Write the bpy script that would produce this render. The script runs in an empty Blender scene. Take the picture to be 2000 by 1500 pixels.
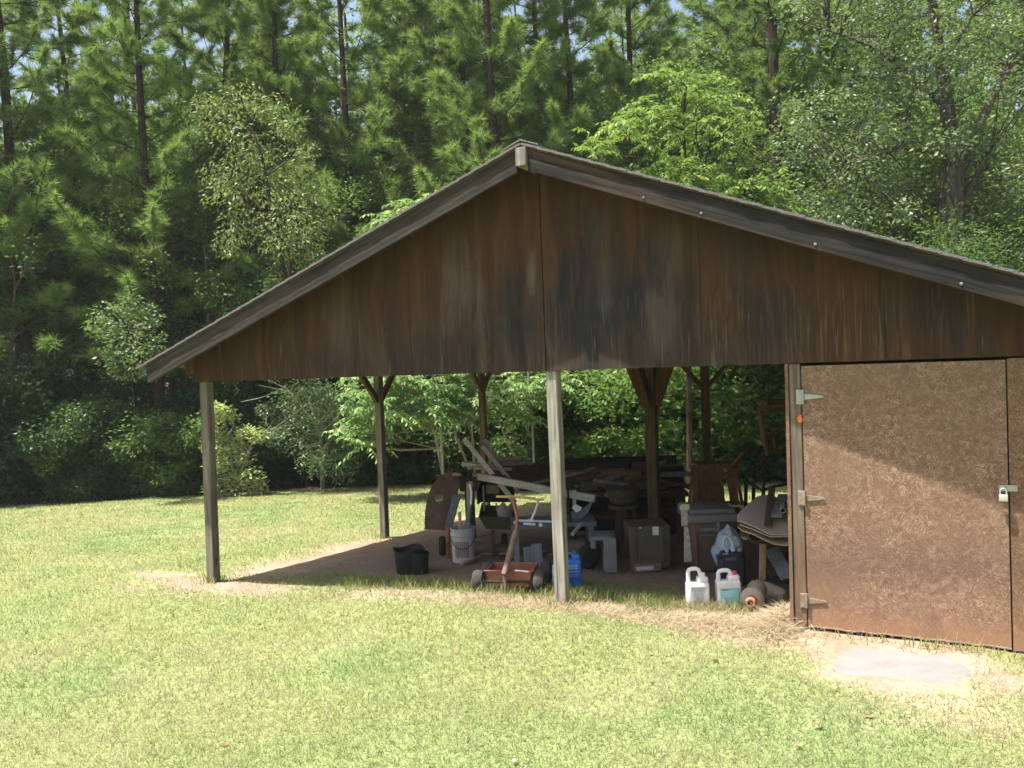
import bpy, bmesh, math, random
import numpy as np
from mathutils import Vector, Matrix

scn = bpy.context.scene
COL = scn.collection
# ------------------------------------------------------------------ camera
FPX = 1733.0
HB = 1.833                                   # height of the gable's lower edge above the ground by the centre post
YAW, PIT, ROL = -0.4521, -0.0275, -0.0387
CAM = np.array([2.7662, -6.312, 0.0986 + HB])
_f = np.array([math.sin(YAW)*math.cos(PIT), math.cos(YAW)*math.cos(PIT), math.sin(PIT)])
_r = np.array([math.cos(YAW), -math.sin(YAW), 0.0]); _u = np.cross(_r, _f)
_r, _u = _r*math.cos(ROL)+_u*math.sin(ROL), -_r*math.sin(ROL)+_u*math.cos(ROL)
cam = bpy.data.cameras.new("camera"); camo = bpy.data.objects.new("camera", cam); COL.objects.link(camo)
camo.matrix_world = Matrix(((_r[0], _u[0], -_f[0], CAM[0]), (_r[1], _u[1], -_f[1], CAM[1]), (_r[2], _u[2], -_f[2], CAM[2]), (0, 0, 0, 1)))
cam.sensor_width = 36.0; cam.lens = FPX/2000*36.0; cam.clip_start = 0.05; cam.clip_end = 500
scn.camera = camo
# ------------------------------------------------------------------ world and sun
SUNV = Vector((0.37, 0.30, -1.37)).normalized()          # the way the light travels
SEL = math.asin(-SUNV.z); SROT = math.atan2(-SUNV.x, -SUNV.y)
w = bpy.data.worlds.new("World"); scn.world = w; w.use_nodes = True
wn = w.node_tree; bg = wn.nodes["Background"]
sky = wn.nodes.new("ShaderNodeTexSky"); sky.sky_type = 'NISHITA'; sky.sun_disc = False
sky.sun_elevation = SEL; sky.sun_rotation = SROT; sky.air_density = 1.0; sky.dust_density = 4.0; sky.ozone_density = .6
wn.links.new(sky.outputs[0], bg.inputs[0]); bg.inputs[1].default_value = 0.09
sl = bpy.data.lights.new("sun", 'SUN'); sl.energy = 5.0; sl.angle = math.radians(0.53); sl.color = (1.0, 0.955, 0.88)
so = bpy.data.objects.new("sun", sl); COL.objects.link(so); so.rotation_euler = SUNV.to_track_quat('-Z', 'Y').to_euler(); so.location = (-6, -6, 20)
scn.view_settings.view_transform = 'Standard'; scn.view_settings.look = 'None'
scn.view_settings.exposure = 1.56; scn.view_settings.gamma = 1.0
scn.render.engine = 'CYCLES'
cy = scn.cycles
cy.max_bounces = 7; cy.diffuse_bounces = 4; cy.glossy_bounces = 2; cy.transmission_bounces = 4; cy.transparent_max_bounces = 4
cy.caustics_reflective = False; cy.caustics_refractive = False; cy.use_denoising = True; cy.sample_clamp_indirect = 4; cy.sample_clamp_direct = 10

# ------------------------------------------------------------------ place helpers
def at(x, y, depth):
    return CAM + (_f + _r*(x-1000)/FPX + _u*(750-y)/FPX)*depth
def g(X, Y):
    return .028*np.clip(X, -14, 0) - .012*np.clip(X, 0, 3) - .05*np.clip(Y, 0, 10.5)
def gp(x, y):
    d = _f + _r*(x-1000)/FPX + _u*(750-y)/FPX; z = 0.0
    for _ in range(60):
        P = CAM + d*((z-CAM[2])/d[2]); z = .5*z+.5*float(g(P[0], P[1]))
    return P
def gd(x, depth, sink=0.0):                  # ground point below image column x at a depth
    P = at(x, 900, depth); P[2] = float(g(P[0], P[1])) - sink
    return P
R = math.radians
# ------------------------------------------------------------------ object helpers
ORI = {}
def props(o, label=None, cat=None, group=None, kind=None):
    if label: o["label"] = label
    if cat: o["category"] = cat
    if group: o["group"] = group
    if kind: o["kind"] = kind
    return o
def thing(name, loc, label, cat, group=None):
    o = bpy.data.objects.new(name, None); COL.objects.link(o); o.location = [float(v) for v in loc]
    o.empty_display_size = .1; ORI[o] = np.array(loc, float)
    return props(o, label, cat, group)
class MB:
    def __init__(s): s.v = []; s.f = []
    def add(s, vs, fs):
        b = len(s.v); s.v += [tuple(map(float, p)) for p in vs]; s.f += [tuple(b+i for i in f) for f in fs]; return s
    def frame(s, c, size, ax, ay, az):
        c = np.array(c, float); hx, hy, hz = [k/2 for k in size]
        vs = [c+ax*sx*hx+ay*sy*hy+az*sz*hz for sz in (-1, 1) for sy in (-1, 1) for sx in (-1, 1)]
        return s.add(vs, [(0, 2, 3, 1), (4, 5, 7, 6), (0, 1, 5, 4), (2, 6, 7, 3), (0, 4, 6, 2), (1, 3, 7, 5)])
    def box(s, c, size, rz=0.0, ry=0.0, rx=0.0):
        M = np.array((Matrix.Rotation(rz, 3, 'Z') @ Matrix.Rotation(ry, 3, 'Y') @ Matrix.Rotation(rx, 3, 'X')))
        return s.frame(c, size, M[:, 0], M[:, 1], M[:, 2])
    def bar(s, a, b, w, h, up=(0, 0, 1)):    # a board from a to b, w wide across, h along up
        a = np.array(a, float); b = np.array(b, float); d = b-a; L = np.linalg.norm(d); d /= L
        sx = np.cross(d, np.array(up, float)); sx /= np.linalg.norm(sx); uz = np.cross(sx, d)
        return s.frame((a+b)/2, (L, w, h), d, sx, uz)
    def tube(s, pts, rad, n=8, caps=True):
        pts = [np.array(p, float) for p in pts]; m = len(pts)
        rad = [rad]*m if np.isscalar(rad) else list(rad)
        ref = None; vs = []; fs = []
        for i, p in enumerate(pts):
            t = pts[min(i+1, m-1)]-pts[max(i-1, 0)]; t = t/(np.linalg.norm(t)+1e-9)
            if ref is None:
                ref = np.cross(t, (0, 0, 1.0)) if abs(t[2]) < .9 else np.cross(t, (1.0, 0, 0))
            x = ref-t*np.dot(ref, t); x /= np.linalg.norm(x)+1e-9; y = np.cross(t, x); ref = x
            for k in range(n):
                a = 2*math.pi*k/n; vs.append(p+(x*math.cos(a)+y*math.sin(a))*rad[i])
        for i in range(m-1):
            for k in range(n):
                k2 = (k+1) % n; fs.append((i*n+k, i*n+k2, (i+1)*n+k2, (i+1)*n+k))
        if caps: fs += [tuple(range(n-1, -1, -1)), tuple((m-1)*n+k for k in range(n))]
        return s.add(vs, fs)
    def lathe(s, c, prof, n=24, ax=(0, 0, 1), sx=1.0, sy=1.0):     # profile (r, h) turned about ax through c
        c = np.array(c, float); az = np.array(ax, float); az /= np.linalg.norm(az)
        x = np.cross(az, (0, 0, 1.0)) if abs(az[2]) < .9 else np.array((1.0, 0, 0)); x = x-az*np.dot(x, az); x /= np.linalg.norm(x); y = np.cross(az, x)
        vs = []; fs = []; m = len(prof)
        for (r, h) in prof:
            for k in range(n):
                a = 2*math.pi*k/n; vs.append(c+az*h+(x*math.cos(a)*sx+y*math.sin(a)*sy)*r)
        for i in range(m-1):
            for k in range(n):
                k2 = (k+1) % n; fs.append((i*n+k, i*n+k2, (i+1)*n+k2, (i+1)*n+k))
        fs += [tuple(range(n-1, -1, -1)), tuple((m-1)*n+k for k in range(n))]
        return s.add(vs, fs)
    def prism(s, poly, vec):                 # polygon of 3-D points pushed along vec
        n = len(poly); vec = np.array(vec, float); vs = [np.array(p, float) for p in poly]; vs += [p+vec for p in vs]
        return s.add(vs, [tuple(range(n-1, -1, -1)), tuple(range(n, 2*n))]+[(i, (i+1) % n, n+(i+1) % n, n+i) for i in range(n)])
    def rbox(s, c, size, bev=.01, rz=0.0, taper=1.0, seg=3):
        bm = bmesh.new(); bmesh.ops.create_cube(bm, size=1.0)
        for v in bm.verts:
            k = taper if v.co.z < 0 else 1.0
            v.co = Vector((v.co.x*size[0]*k, v.co.y*size[1]*k, v.co.z*size[2]))
        bmesh.ops.bevel(bm, geom=bm.edges[:], offset=bev, segments=seg, affect='EDGES', profile=.5)
        M = Matrix.Translation([float(k) for k in c]) @ Matrix.Rotation(rz, 4, 'Z')
        bm.verts.ensure_lookup_table(); vs = [M @ v.co for v in bm.verts]; fs = [[v.index for v in f.verts] for f in bm.faces]; bm.free()
        return s.add(vs, fs)
    def build(s, name, mat, parent=None, loc=None, smooth=False, bevel=0.0, label=None):
        o0 = ORI[parent] if parent is not None else np.array(loc if loc is not None else (0, 0, 0), float)
        me = bpy.data.meshes.new(name); me.from_pydata([tuple(np.array(p)-o0) for p in s.v], [], s.f)
        me.materials.append(mat)
        bm = bmesh.new(); bm.from_mesh(me); bmesh.ops.recalc_face_normals(bm, faces=bm.faces[:])
        if bevel > 0:
            bmesh.ops.bevel(bm, geom=[e for e in bm.edges if len(e.link_faces) == 2 and e.calc_face_angle(0) > .5], offset=bevel, segments=1, affect='EDGES')
        bm.to_mesh(me); bm.free()
        if smooth:
            me.polygons.foreach_set("use_smooth", [True]*len(me.polygons))
            try: me.set_sharp_from_angle(angle=R(38))
            except Exception: pass
        o = bpy.data.objects.new(name, me); COL.objects.link(o)
        if parent is not None: o.parent = parent
        else: o.location = [float(k) for k in o0]
        ORI[o] = o0
        if label: o["label"] = label
        return o
def copy_thing(root, loc, rz=0.0, sc=1.0, label=None, group=None, tilt=(0, 0)):
    r = root.copy(); COL.objects.link(r); r.location = [float(k) for k in loc]; r.rotation_euler = (tilt[0], tilt[1], rz); r.scale = (sc, sc, sc)
    if label: r["label"] = label
    if group: r["group"] = group
    for ch in list(root.children):
        c = ch.copy(); COL.objects.link(c); c.parent = r
    return r
def wrapv(m, o0=None): return m

# ------------------------------------------------------------------ material helpers
class NT:
    def __init__(s, name, rough=.8, spec=.3):
        s.m = bpy.data.materials.new(name); s.m.use_nodes = True; s.t = s.m.node_tree
        s.b = s.t.nodes["Principled BSDF"]; s.b.inputs["Roughness"].default_value = rough
        s.b.inputs["Specular IOR Level"].default_value = spec
        s.tc = s.t.nodes.new("ShaderNodeTexCoord"); s.co = s.tc.outputs["Object"]
    def n(s, k): return s.t.nodes.new(k)
    def l(s, a, b): s.t.links.new(a, b)
    def jitter(s):                           # shift the pattern from object to object
        oi = s.n("ShaderNodeObjectInfo"); m = s.n("ShaderNodeVectorMath"); m.operation = 'MULTIPLY_ADD'
        s.l(oi.outputs["Random"], m.inputs[0]); m.inputs[1].default_value = (37, 53, 29); s.l(s.co, m.inputs[2]); s.co = m.outputs[0]
    def map(s, scale=(1, 1, 1), rot=(0, 0, 0)):
        m = s.n("ShaderNodeMapping"); m.inputs["Scale"].default_value = scale; m.inputs["Rotation"].default_value = rot
        s.l(s.co, m.inputs["Vector"]); return m.outputs[0]
    def noise(s, scale=1, vec=None, detail=4, rough=.55, dist=0.0):
        n = s.n("ShaderNodeTexNoise"); n.inputs["Scale"].default_value = scale; n.inputs["Detail"].default_value = detail
        n.inputs["Roughness"].default_value = rough; n.inputs["Distortion"].default_value = dist
        s.l(vec if vec is not None else s.co, n.inputs["Vector"]); return n.outputs["Fac"]
    def voro(s, scale=1, vec=None, out="Color"):
        n = s.n("ShaderNodeTexVoronoi"); n.inputs["Scale"].default_value = scale; s.l(vec if vec is not None else s.co, n.inputs["Vector"]); return n.outputs[out]
    def ramp(s, fac, stops):
        r = s.n("ShaderNodeValToRGB"); e = r.color_ramp.elements
        while len(e) < len(stops): e.new(.5)
        for i, (p, c) in enumerate(stops):
            e[i].position = p; c = (c, c, c) if np.isscalar(c) else c; e[i].color = (*c, 1)
        s.l(fac, r.inputs[0]); return r.outputs[0]
    def mix(s, fac, a, b, mode='MIX'):
        m = s.n("ShaderNodeMix"); m.data_type = 'RGBA'; m.blend_type = mode
        for k, v in ((0, fac), (6, a), (7, b)):
            if isinstance(v, (int, float)): m.inputs[k].default_value = v if k == 0 else (v, v, v, 1)
            elif isinstance(v, tuple): m.inputs[k].default_value = (*v, 1)
            else: s.l(v, m.inputs[k])
        return m.outputs[2]
    def math(s, op, a, b=0.0):
        m = s.n("ShaderNodeMath"); m.operation = op
        for k, v in ((0, a), (1, b)):
            if isinstance(v, (int, float)): m.inputs[k].default_value = v
            else: s.l(v, m.inputs[k])
        return m.outputs[0]
    def attr(s, name, out="Fac"):
        a = s.n("ShaderNodeAttribute"); a.attribute_name = name; return a.outputs[out]
    def sep(s, vec):
        a = s.n("ShaderNodeSeparateXYZ"); s.l(vec, a.inputs[0]); return a.outputs
    def color(s, c):
        if isinstance(c, tuple): s.b.inputs["Base Color"].default_value = (*c, 1)
        else: s.l(c, s.b.inputs["Base Color"])
        return s
    def bump(s, h, strength=.3, dist=.01):
        b = s.n("ShaderNodeBump"); b.inputs["Strength"].default_value = strength; b.inputs["Distance"].default_value = dist
        s.l(h, b.inputs["Height"]); s.l(b.outputs[0], s.b.inputs["Normal"]); return s
def plain(name, c, rough=.6, var=.35, scale=9, metal=0.0, spec=.3, dirt=None):
    t = NT(name, rough, spec); t.jitter(); n = t.noise(scale, detail=6, rough=.65)
    lo = tuple(k*(1-var) for k in c); hi = tuple(min(1, k*(1+var*.7)) for k in c)
    col = t.ramp(n, [(.3, lo), (.7, hi)])
    if dirt: col = t.mix(t.ramp(t.noise(scale*.45, detail=5), [(.45, 0.0), (.68, .75)]), col, dirt)
    t.color(col); t.b.inputs["Metallic"].default_value = metal; t.bump(n, .12, .004); return t.m
def wood(name, dark, light, axis='Z', scale=1.0, rough=.85, tint=None, slope=0.0, knots=False):
    t = NT(name, rough, .2); t.jitter()
    if slope: t.co = t.map((1, 1, 1), (0, slope, 0))
    k = {'X': (1.6, 42, 42), 'Y': (42, 1.6, 42), 'Z': (42, 42, 1.6)}[axis]
    v = t.map(tuple(a*scale for a in k)); n1 = t.noise(1, v, 6, .65, .6)
    n2 = t.noise(3.2, detail=3); b = t.noise(.9, t.map(tuple(a*scale*.35 for a in k)), 3)
    col = t.ramp(n1, [(.30, dark), (.5, tuple((a+c)/2 for a, c in zip(dark, light))), (.66, light)])
    col = t.mix(t.ramp(n2, [(.35, .0), (.75, .55)]), col, tuple(k*.55 for k in dark))
    if knots:
        kd = t.voro(1.0, t.map((7, 7, 2.3)), 'Distance'); col = t.mix(t.ramp(kd, [(.06, .85), (.13, 0.0)]), col, (.05, .028, .016)); ck = t.noise(1, t.map((75, 75, 1.1)), 3, .5, .3); col = t.mix(t.ramp(ck, [(.33, .8), (.38, 0.0)]), col, (.03, .024, .018))
    if tint: col = t.mix(t.ramp(b, [(.54, 0.0), (.66, .7)]), col, tint)
    t.color(col); t.bump(n1, .5, .004); return t.m
def leafmat(name, c0, c1, c2=None, trans=.35, rough=.45, spec=.35):
    t = NT(name, rough+.12, spec*.55); tn = t.attr("tint")
    col = t.ramp(tn, [(0, c0), (.75, c1), (1, c2 or c1)]); t.color(col)
    tr = t.n("ShaderNodeBsdfTranslucent"); tcl = t.mix(.5, col, (.30, .42, .06)); t.l(tcl, tr.inputs[0])
    mx = t.n("ShaderNodeMixShader"); mx.inputs[0].default_value = trans; out = t.t.nodes["Material Output"]
    t.l(t.b.outputs[0], mx.inputs[1]); t.l(tr.outputs[0], mx.inputs[2]); t.l(mx.outputs[0], out.inputs[0]); return t.m

# ------------------------------------------------------------------ materials
def make_plywood():
    t = NT("weathered_plywood", .85, .2); xyz = t.sep(t.tc.outputs["Object"]); t.jitter()
    warp = t.noise(1.3, detail=3)
    wv = t.n("ShaderNodeVectorMath"); wv.operation = 'MULTIPLY_ADD'; nz = t.n("ShaderNodeTexNoise"); nz.inputs["Scale"].default_value = 1.7; nz.inputs["Detail"].default_value = 2; t.l(t.map((1.6, 1.6, .55)), nz.inputs["Vector"])
    t.l(nz.outputs["Color"], wv.inputs[0]); wv.inputs[1].default_value = (.38, 0, 0); t.l(t.co, wv.inputs[2]); base = t.co; t.co = wv.outputs[0]
    s1 = t.noise(1, t.map((9, 9, .50)), 8, .62, .5)
    grain = t.noise(1, t.map((95, 95, 1.4)), 4, .6, .4); t.co = base
    fine = t.noise(1, t.map((150, 150, 3.0)), 4, .6, .3)
    blot = t.noise(1.0, t.map((1.9, 1.9, .9)), 4, .62, 1.2); cath = t.noise(1, t.map((6, 6, .6)), 2, .5, 2.2)
    grey = t.ramp(s1, [(.30, (0.0136, 0.0127, 0.0124)), (.47, (0.0310, 0.0273, 0.0248)), (.60, (0.0496, 0.0422, 0.0372)), (.74, (0.0806, 0.0670, 0.0570))])
    brown = t.ramp(s1, [(.25, (.028, .0140, .0070)), (.5, (.055, .0275, .0130)), (.78, (.092, .047, .022))])
    zl = t.math('SUBTRACT', xyz[2], HB)
    h = t.math('ADD', zl, t.math('MULTIPLY', t.math('ABSOLUTE', xyz[0]), .3777))           # nearer the rake: less weathered
    h = t.math('ADD', t.math('DIVIDE', h, 1.5), t.math('MULTIPLY', t.math('SUBTRACT', warp, .5), 1.0))
    col = t.mix(t.ramp(h, [(.30, 0.0), (.72, 1.0)]), t.mix(.45, grey, brown), brown)
    ragged = t.math('MULTIPLY', t.math('SUBTRACT', t.math('MULTIPLY', t.math('ADD', t.noise(1, t.map((14, 14, .9)), 6, .68, .8), t.noise(1, t.map((2.4, 2.4, 1.5)), 4, .6, 1.0)), .5), .5), 4.2)
    def patch(cx, cz, rx, rz):
        dx = t.math('DIVIDE', t.math('SUBTRACT', xyz[0], cx), rx); dz_ = t.math('DIVIDE', t.math('SUBTRACT', zl, cz), rz)
        return t.math('ADD', t.math('SQRT', t.math('ADD', t.math('MULTIPLY', dx, dx), t.math('MULTIPLY', dz_, dz_))), ragged)
    for (cx, cz, rx, rz, k) in ((.62, .52, .66, .62, .96), (-.22, .40, .32, .45, .93), (1.75, .28, .32, .34, .75), (-1.05, .12, .55, .26, .6), (2.75, .30, .6, .30, .6), (1.5, .95, .4, .35, .5), (-2.1, .15, .4, .2, .45)):
        col = t.mix(t.ramp(patch(cx, cz, rx, rz), [(.35, k), (1.35, 0.0)]), col, t.mix(s1, (.010, .0095, .010), (.030, .028, .028)))
    for (cx, cz, rx, rz, k) in ((-.75, .75, .28, .45, .5), (.92, .40, .14, .36, .55), (.50, .75, .10, .4, .45), (-.09, .72, .06, .25, .8), (1.02, .85, .16, .3, .35), (-1.9, .45, .3, .35, .35)):
        col = t.mix(t.ramp(patch(cx, cz, rx, rz), [(.2, k), (1.2, 0.0)]), col, t.mix(s1, (.045, .036, .030), (.165, .135, .110)))
    for (cx, cz, rx, rz, k) in ((1.30, .65, .09, .45, .7), (-1.55, .55, .05, .25, .5), (-.02, 1.0, .05, .5, .6), (-2.0, 1.0, .3, .2, .4), (2.1, .45, .25, .3, .35)):
        col = t.mix(t.ramp(patch(cx, cz, rx, rz), [(.1, k*.7), (1.3, 0.0)]), col, (.090, .040, .018))
    col = t.mix(t.ramp(cath, [(.60, 0.0), (.70, .35)]), col, (.070, .037, .019))
    col = t.mix(t.ramp(grain, [(.34, .30), (.45, 0.0)]), col, (.012, .010, .009))
    nd = t.n("ShaderNodeTexVoronoi"); nd.inputs["Scale"].default_value = 6.0; nd.inputs["Randomness"].default_value = .06; t.l(t.tc.outputs["Object"], nd.inputs["Vector"])
    sx_ = t.math('ABSOLUTE', t.math('SUBTRACT', t.math('FRACT', t.math('ADD', t.math('DIVIDE', xyz[0], .61), .5)), .5))
    nail = t.math('MULTIPLY', t.ramp(nd.outputs["Distance"], [(.025, 1.0), (.040, 0.0)]), t.math('LESS_THAN', sx_, .14)); col = t.mix(t.math('MULTIPLY', nail, .8), col, (.012, .009, .008))
    low = t.ramp(t.math('ADD', zl, t.math('MULTIPLY', t.math('SUBTRACT', blot, .5), 1.2)), [(.0, .75), (.12, 1.0), (.40, .7), (.72, 0.0)])
    xs = t.math('ADD', t.math('DIVIDE', xyz[0], 7.4), .5)
    colm = t.ramp(xs, [(.30, .12), (.47, .25), (.492, 1.0), (.505, .8), (.515, .1), (.655, .15), (.664, 1.0), (.71, .85), (.73, .2), (.755, .8), (.83, .8), (.86, .1)])
    streak = t.ramp(t.noise(1, t.map((38, 38, 1.5)), 6, .66, .5), [(.51, 0.0), (.66, .7)])
    streak = t.mix(1.0, streak, t.mix(1.0, colm, low, 'MULTIPLY'), 'MULTIPLY')
    col = t.mix(streak, col, (0.1612, 0.1085, 0.0620))
    wisp = t.mix(1.0, t.ramp(t.noise(1, t.map((30, 30, 1.2)), 4, .55, 2.0), [(.60, 0.0), (.68, .55)]), low, 'MULTIPLY')
    col = t.mix(wisp, col, (0.1240, 0.1054, 0.0899))
    t.color(col); t.bump(t.mix(.5, s1, fine), .35, .003); return t.m
def make_osb(name, dark, mid, light, soil=True):
    t = NT(name, .8, .25)
    def strands(scale, off, lng, wid):
        m = t.n("ShaderNodeMapping"); m.inputs["Location"].default_value = (off, 0, off*.7); t.l(t.co, m.inputs["Vector"])
        sq = t.n("ShaderNodeMapping"); sq.inputs["Scale"].default_value = (scale, scale*.4, scale*1.25); t.l(m.outputs[0], sq.inputs["Vector"])
        c = t.sep(t.voro(1.0, sq.outputs[0], "Color"))
        vr = t.n("ShaderNodeVectorRotate"); vr.rotation_type = 'Y_AXIS'; t.l(m.outputs[0], vr.inputs["Vector"]); t.l(t.math('MULTIPLY', c[0], 3.1416), vr.inputs["Angle"])
        st = t.n("ShaderNodeMapping"); st.inputs["Scale"].default_value = (lng, 2.0, wid); t.l(vr.outputs[0], st.inputs["Vector"])
        n_ = t.noise(1.0, st.outputs[0], 3, .6, .2)
        return t.math('ADD', t.math('MULTIPLY', n_, 1.25), t.math('MULTIPLY', c[1], .13))
    s1 = strands(24, 0.0, 16, 150); s2 = strands(33, 3.7, 22, 190)
    lay = t.math('SUBTRACT', t.math('ADD', t.math('MULTIPLY', s1, .6), t.math('MULTIPLY', s2, .5)), .26)
    fine = t.noise(130, detail=4); big = t.noise(1.6, detail=4); mdm = t.noise(7, detail=4)
    col = t.ramp(lay, [(.30, dark), (.47, mid), (.62, light), (.76, tuple(min(1, k*1.3) for k in light))])
    col = t.mix(t.ramp(fine, [(.35, .55), (.6, 0.0)]), col, tuple(k*.6 for k in dark))
    col = t.mix(t.ramp(mdm, [(.38, .0), (.66, .4)]), col, mid)
    col = t.mix(t.ramp(big, [(.40, 0.0), (.66, .7)]), col, tuple(k*.82 for k in mid)); spot = t.voro(9.0, None, 'Distance'); col = t.mix(t.ramp(spot, [(.03, .7), (.07, 0.0)]), col, tuple(k*.4 for k in dark))
    if soil:
        z = t.sep(t.tc.outputs["Object"])[2]; zz = t.math('ADD', z, t.math('MULTIPLY', t.math('SUBTRACT', mdm, .5), .35))
        col = t.mix(t.ramp(zz, [(.02, .8), (.16, .25), (.55, 0.0)]), col, (.30, .165, .095))
        col = t.mix(t.ramp(z, [(.28, 0.0), (.45, .35), (.7, 0.0)]), col, (.09, .055, .048))
    t.color(col); t.bump(t.mix(.4, lay, fine), .18, .002); return t.m
def make_ground():
    t = NT("lawn_and_soil", .95, .1)
    d = t.attr("dirt"); f = t.attr("forest"); s = t.attr("straw")
    n1 = t.noise(2.2, detail=6, rough=.65); n2 = t.noise(28, detail=6, rough=.7); n3 = t.noise(.55, detail=4); n4 = t.noise(90, detail=4, rough=.7)
    grass = t.ramp(n2, [(.3, (.150, .178, .068)), (.5, (.19, .215, .09)), (.7, (.235, .25, .118))])
    grass = t.mix(t.ramp(n3, [(.45, 0.0), (.7, .4)]), grass, (.20, .215, .10))
    dirt = t.ramp(n1, [(.3, (.22, .165, .118)), (.55, (.30, .235, .172)), (.75, (.37, .31, .24))])
    dirt = t.mix(t.ramp(n2, [(.42, .6), (.6, 0.0)]), dirt, (.20, .13, .085))
    dirt = t.mix(t.ramp(n4, [(.6, 0.0), (.75, .5)]), dirt, (.45, .36, .26))
    straw = t.ramp(n2, [(.3, (.22, .165, .10)), (.6, (.36, .295, .20)), (.8, (.45, .385, .28))])
    litter = t.ramp(n2, [(.3, (.022, .016, .010)), (.55, (.06, .042, .024)), (.75, (.13, .085, .045))])
    nz = t.math('MULTIPLY', t.math('SUBTRACT', n2, .5), .9)
    col = t.mix(t.ramp(t.math('ADD', s, nz), [(.35, 0.0), (.6, 1.0)]), grass, straw)
    col = t.mix(t.ramp(t.math('ADD', d, nz), [(.38, 0.0), (.62, 1.0)]), col, dirt)
    col = t.mix(t.ramp(t.math('ADD', f, nz), [(.35, 0.0), (.65, 1.0)]), col, litter)
    t.color(col); t.bump(t.mix(.5, n2, n4), .6, .02); return t.m
M = {}
M['ply'] = make_plywood()
M['osb'] = make_osb("osb_door", (.095, .052, .034), (.21, .124, .082), (.50, .355, .245))
M['osb2'] = make_osb("osb_side", (.07, .036, .022), (.18, .10, .062), (.36, .24, .15))
M['ground'] = make_ground()
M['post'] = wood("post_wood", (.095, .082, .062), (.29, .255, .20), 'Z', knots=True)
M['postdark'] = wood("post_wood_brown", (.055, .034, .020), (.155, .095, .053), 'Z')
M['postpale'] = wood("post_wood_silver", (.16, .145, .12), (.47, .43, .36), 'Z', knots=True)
M['brace'] = wood("brace_wood", (.055, .030, .017), (.16, .088, .046), 'Z')
M['frame'] = wood("door_frame_wood", (.07, .056, .045), (.22, .175, .13), 'Z', knots=True, tint=(.22, .10, .045))
M['rafter'] = wood("rafter_wood", (.008, .0075, .0073), (.038, .034, .031), 'X', tint=(.085, .048, .028), slope=-.361)
M['raftergrey'] = wood("rafter_trim", (.013, .0118, .0108), (.068, .059, .050), 'X', tint=(.06, .043, .03), slope=.361)
M['ridge'] = wood("ridge_end", (.10, .09, .08), (.42, .39, .35), 'Z')
M['deck'] = wood("roof_deck", (.10, .06, .035), (.26, .165, .095), 'Y')
M['board'] = wood("sawn_board", (.30, .26, .205), (.68, .62, .52), 'X')
M['boardtan'] = wood("tan_board", (.33, .21, .11), (.64, .46, .27), 'X')
M['boardgrey'] = wood("grey_board", (.13, .13, .125), (.31, .31, .295), 'Z')
M['chairwood'] = wood("chair_wood", (.075, .035, .016), (.22, .11, .05), 'Z')
M['legwood'] = wood("leg_wood", (.28, .17, .08), (.52, .36, .20), 'Z')
t = NT("shingles", .95, .15); n = t.noise(160, detail=3); t.color(t.ramp(n, [(.3, (.06, .058, .058)), (.7, (.22, .215, .21))])); t.bump(n, .6, .006); M['shingle'] = t.m
M['galv'] = plain("galvanised_steel", (.36, .38, .38), .42, .18, 30, .75, .5)
M['galvrust'] = plain("rusty_hinge", (.27, .235, .195), .6, .3, 30, .3, .4, dirt=(.25, .115, .05))
M['steel'] = plain("lock_steel", (.62, .60, .56), .35, .12, 30, .6, .5)
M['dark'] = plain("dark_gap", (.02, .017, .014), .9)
M['orange'] = plain("orange_tape", (.62, .15, .03), .5, .35, 60)
M['black'] = plain("black_plastic", (.018, .020, .018), .55, .4, 12)
M['blackmetal'] = plain("black_metal", (.016, .016, .017), .5, .4, 14)
M['tyre'] = plain("tyre_rubber", (.022, .021, .020), .85, .4, 20, dirt=(.075, .055, .04))
M['tyredusty'] = plain("dusty_tyre", (.04, .038, .036), .9, .4, 18, dirt=(.085, .07, .058))
M['rust'] = plain("rusty_sheet", (.30, .185, .135), .75, .35, 7, .1, .3, dirt=(.19, .11, .078))
M['redpaint'] = plain("faded_red_paint", (.33, .115, .065), .65, .3, 9, dirt=(.20, .10, .065))
M['orangepaint'] = plain("orange_paint", (.42, .13, .045), .6, .3, 9, dirt=(.16, .075, .04))
M['brownmetal'] = plain("brown_handle", (.17, .115, .095), .7, .3, 14, .1)
M['white'] = plain("white_plastic", (.74, .76, .77), .4, .08, 11, spec=.4, dirt=(.52, .49, .43))
M['whitedirty'] = plain("dirty_white_plastic", (.50, .495, .46), .5, .18, 6, dirt=(.33, .30, .25))
M['pvc'] = plain("white_pvc", (.76, .76, .74), .4, .12, 14)
M['pvctan'] = plain("pvc_cut_end", (.56, .38, .20), .6, .25, 30)
M['labelbrown'] = plain("faded_label", (.26, .185, .145), .7, .25, 14)
M['labelgrey'] = plain("grey_label", (.50, .515, .53), .6, .1, 20)
M['labelteal'] = plain("teal_label", (.27, .60, .62), .5, .12, 14)
M['labelgreen'] = plain("label_green", (.36, .58, .27), .5, .12, 20)
M['ink'] = plain("label_ink", (.10, .15, .19), .6, .2, 30)
M['inkpale'] = plain("label_pale", (.62, .73, .76), .6, .1, 30)
M['inkorange'] = plain("label_orange", (.48, .20, .11), .6, .2, 30)
M['inkgrey'] = plain("label_lines", (.33, .34, .36), .6, .15, 30)
M['redcap'] = plain("red_cap", (.62, .05, .07), .4, .1, 10)
M['blue'] = plain("blue_plastic", (.025, .13, .52), .35, .15, 8, spec=.45)
M['greencap'] = plain("green_cap", (.03, .13, .03), .5, .1, 8)
M['bluegrey'] = plain("pale_blue_plastic", (.44, .52, .58), .45, .12, 8)
M['charcoal'] = plain("charcoal_plastic", (.045, .050, .052), .5, .2, 8)
M['capbeige'] = plain("beige_cap", (.44, .40, .34), .6, .15, 12)
M['bin'] = plain("brown_bin_plastic", (.15, .092, .056), .55, .15, 6)
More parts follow.
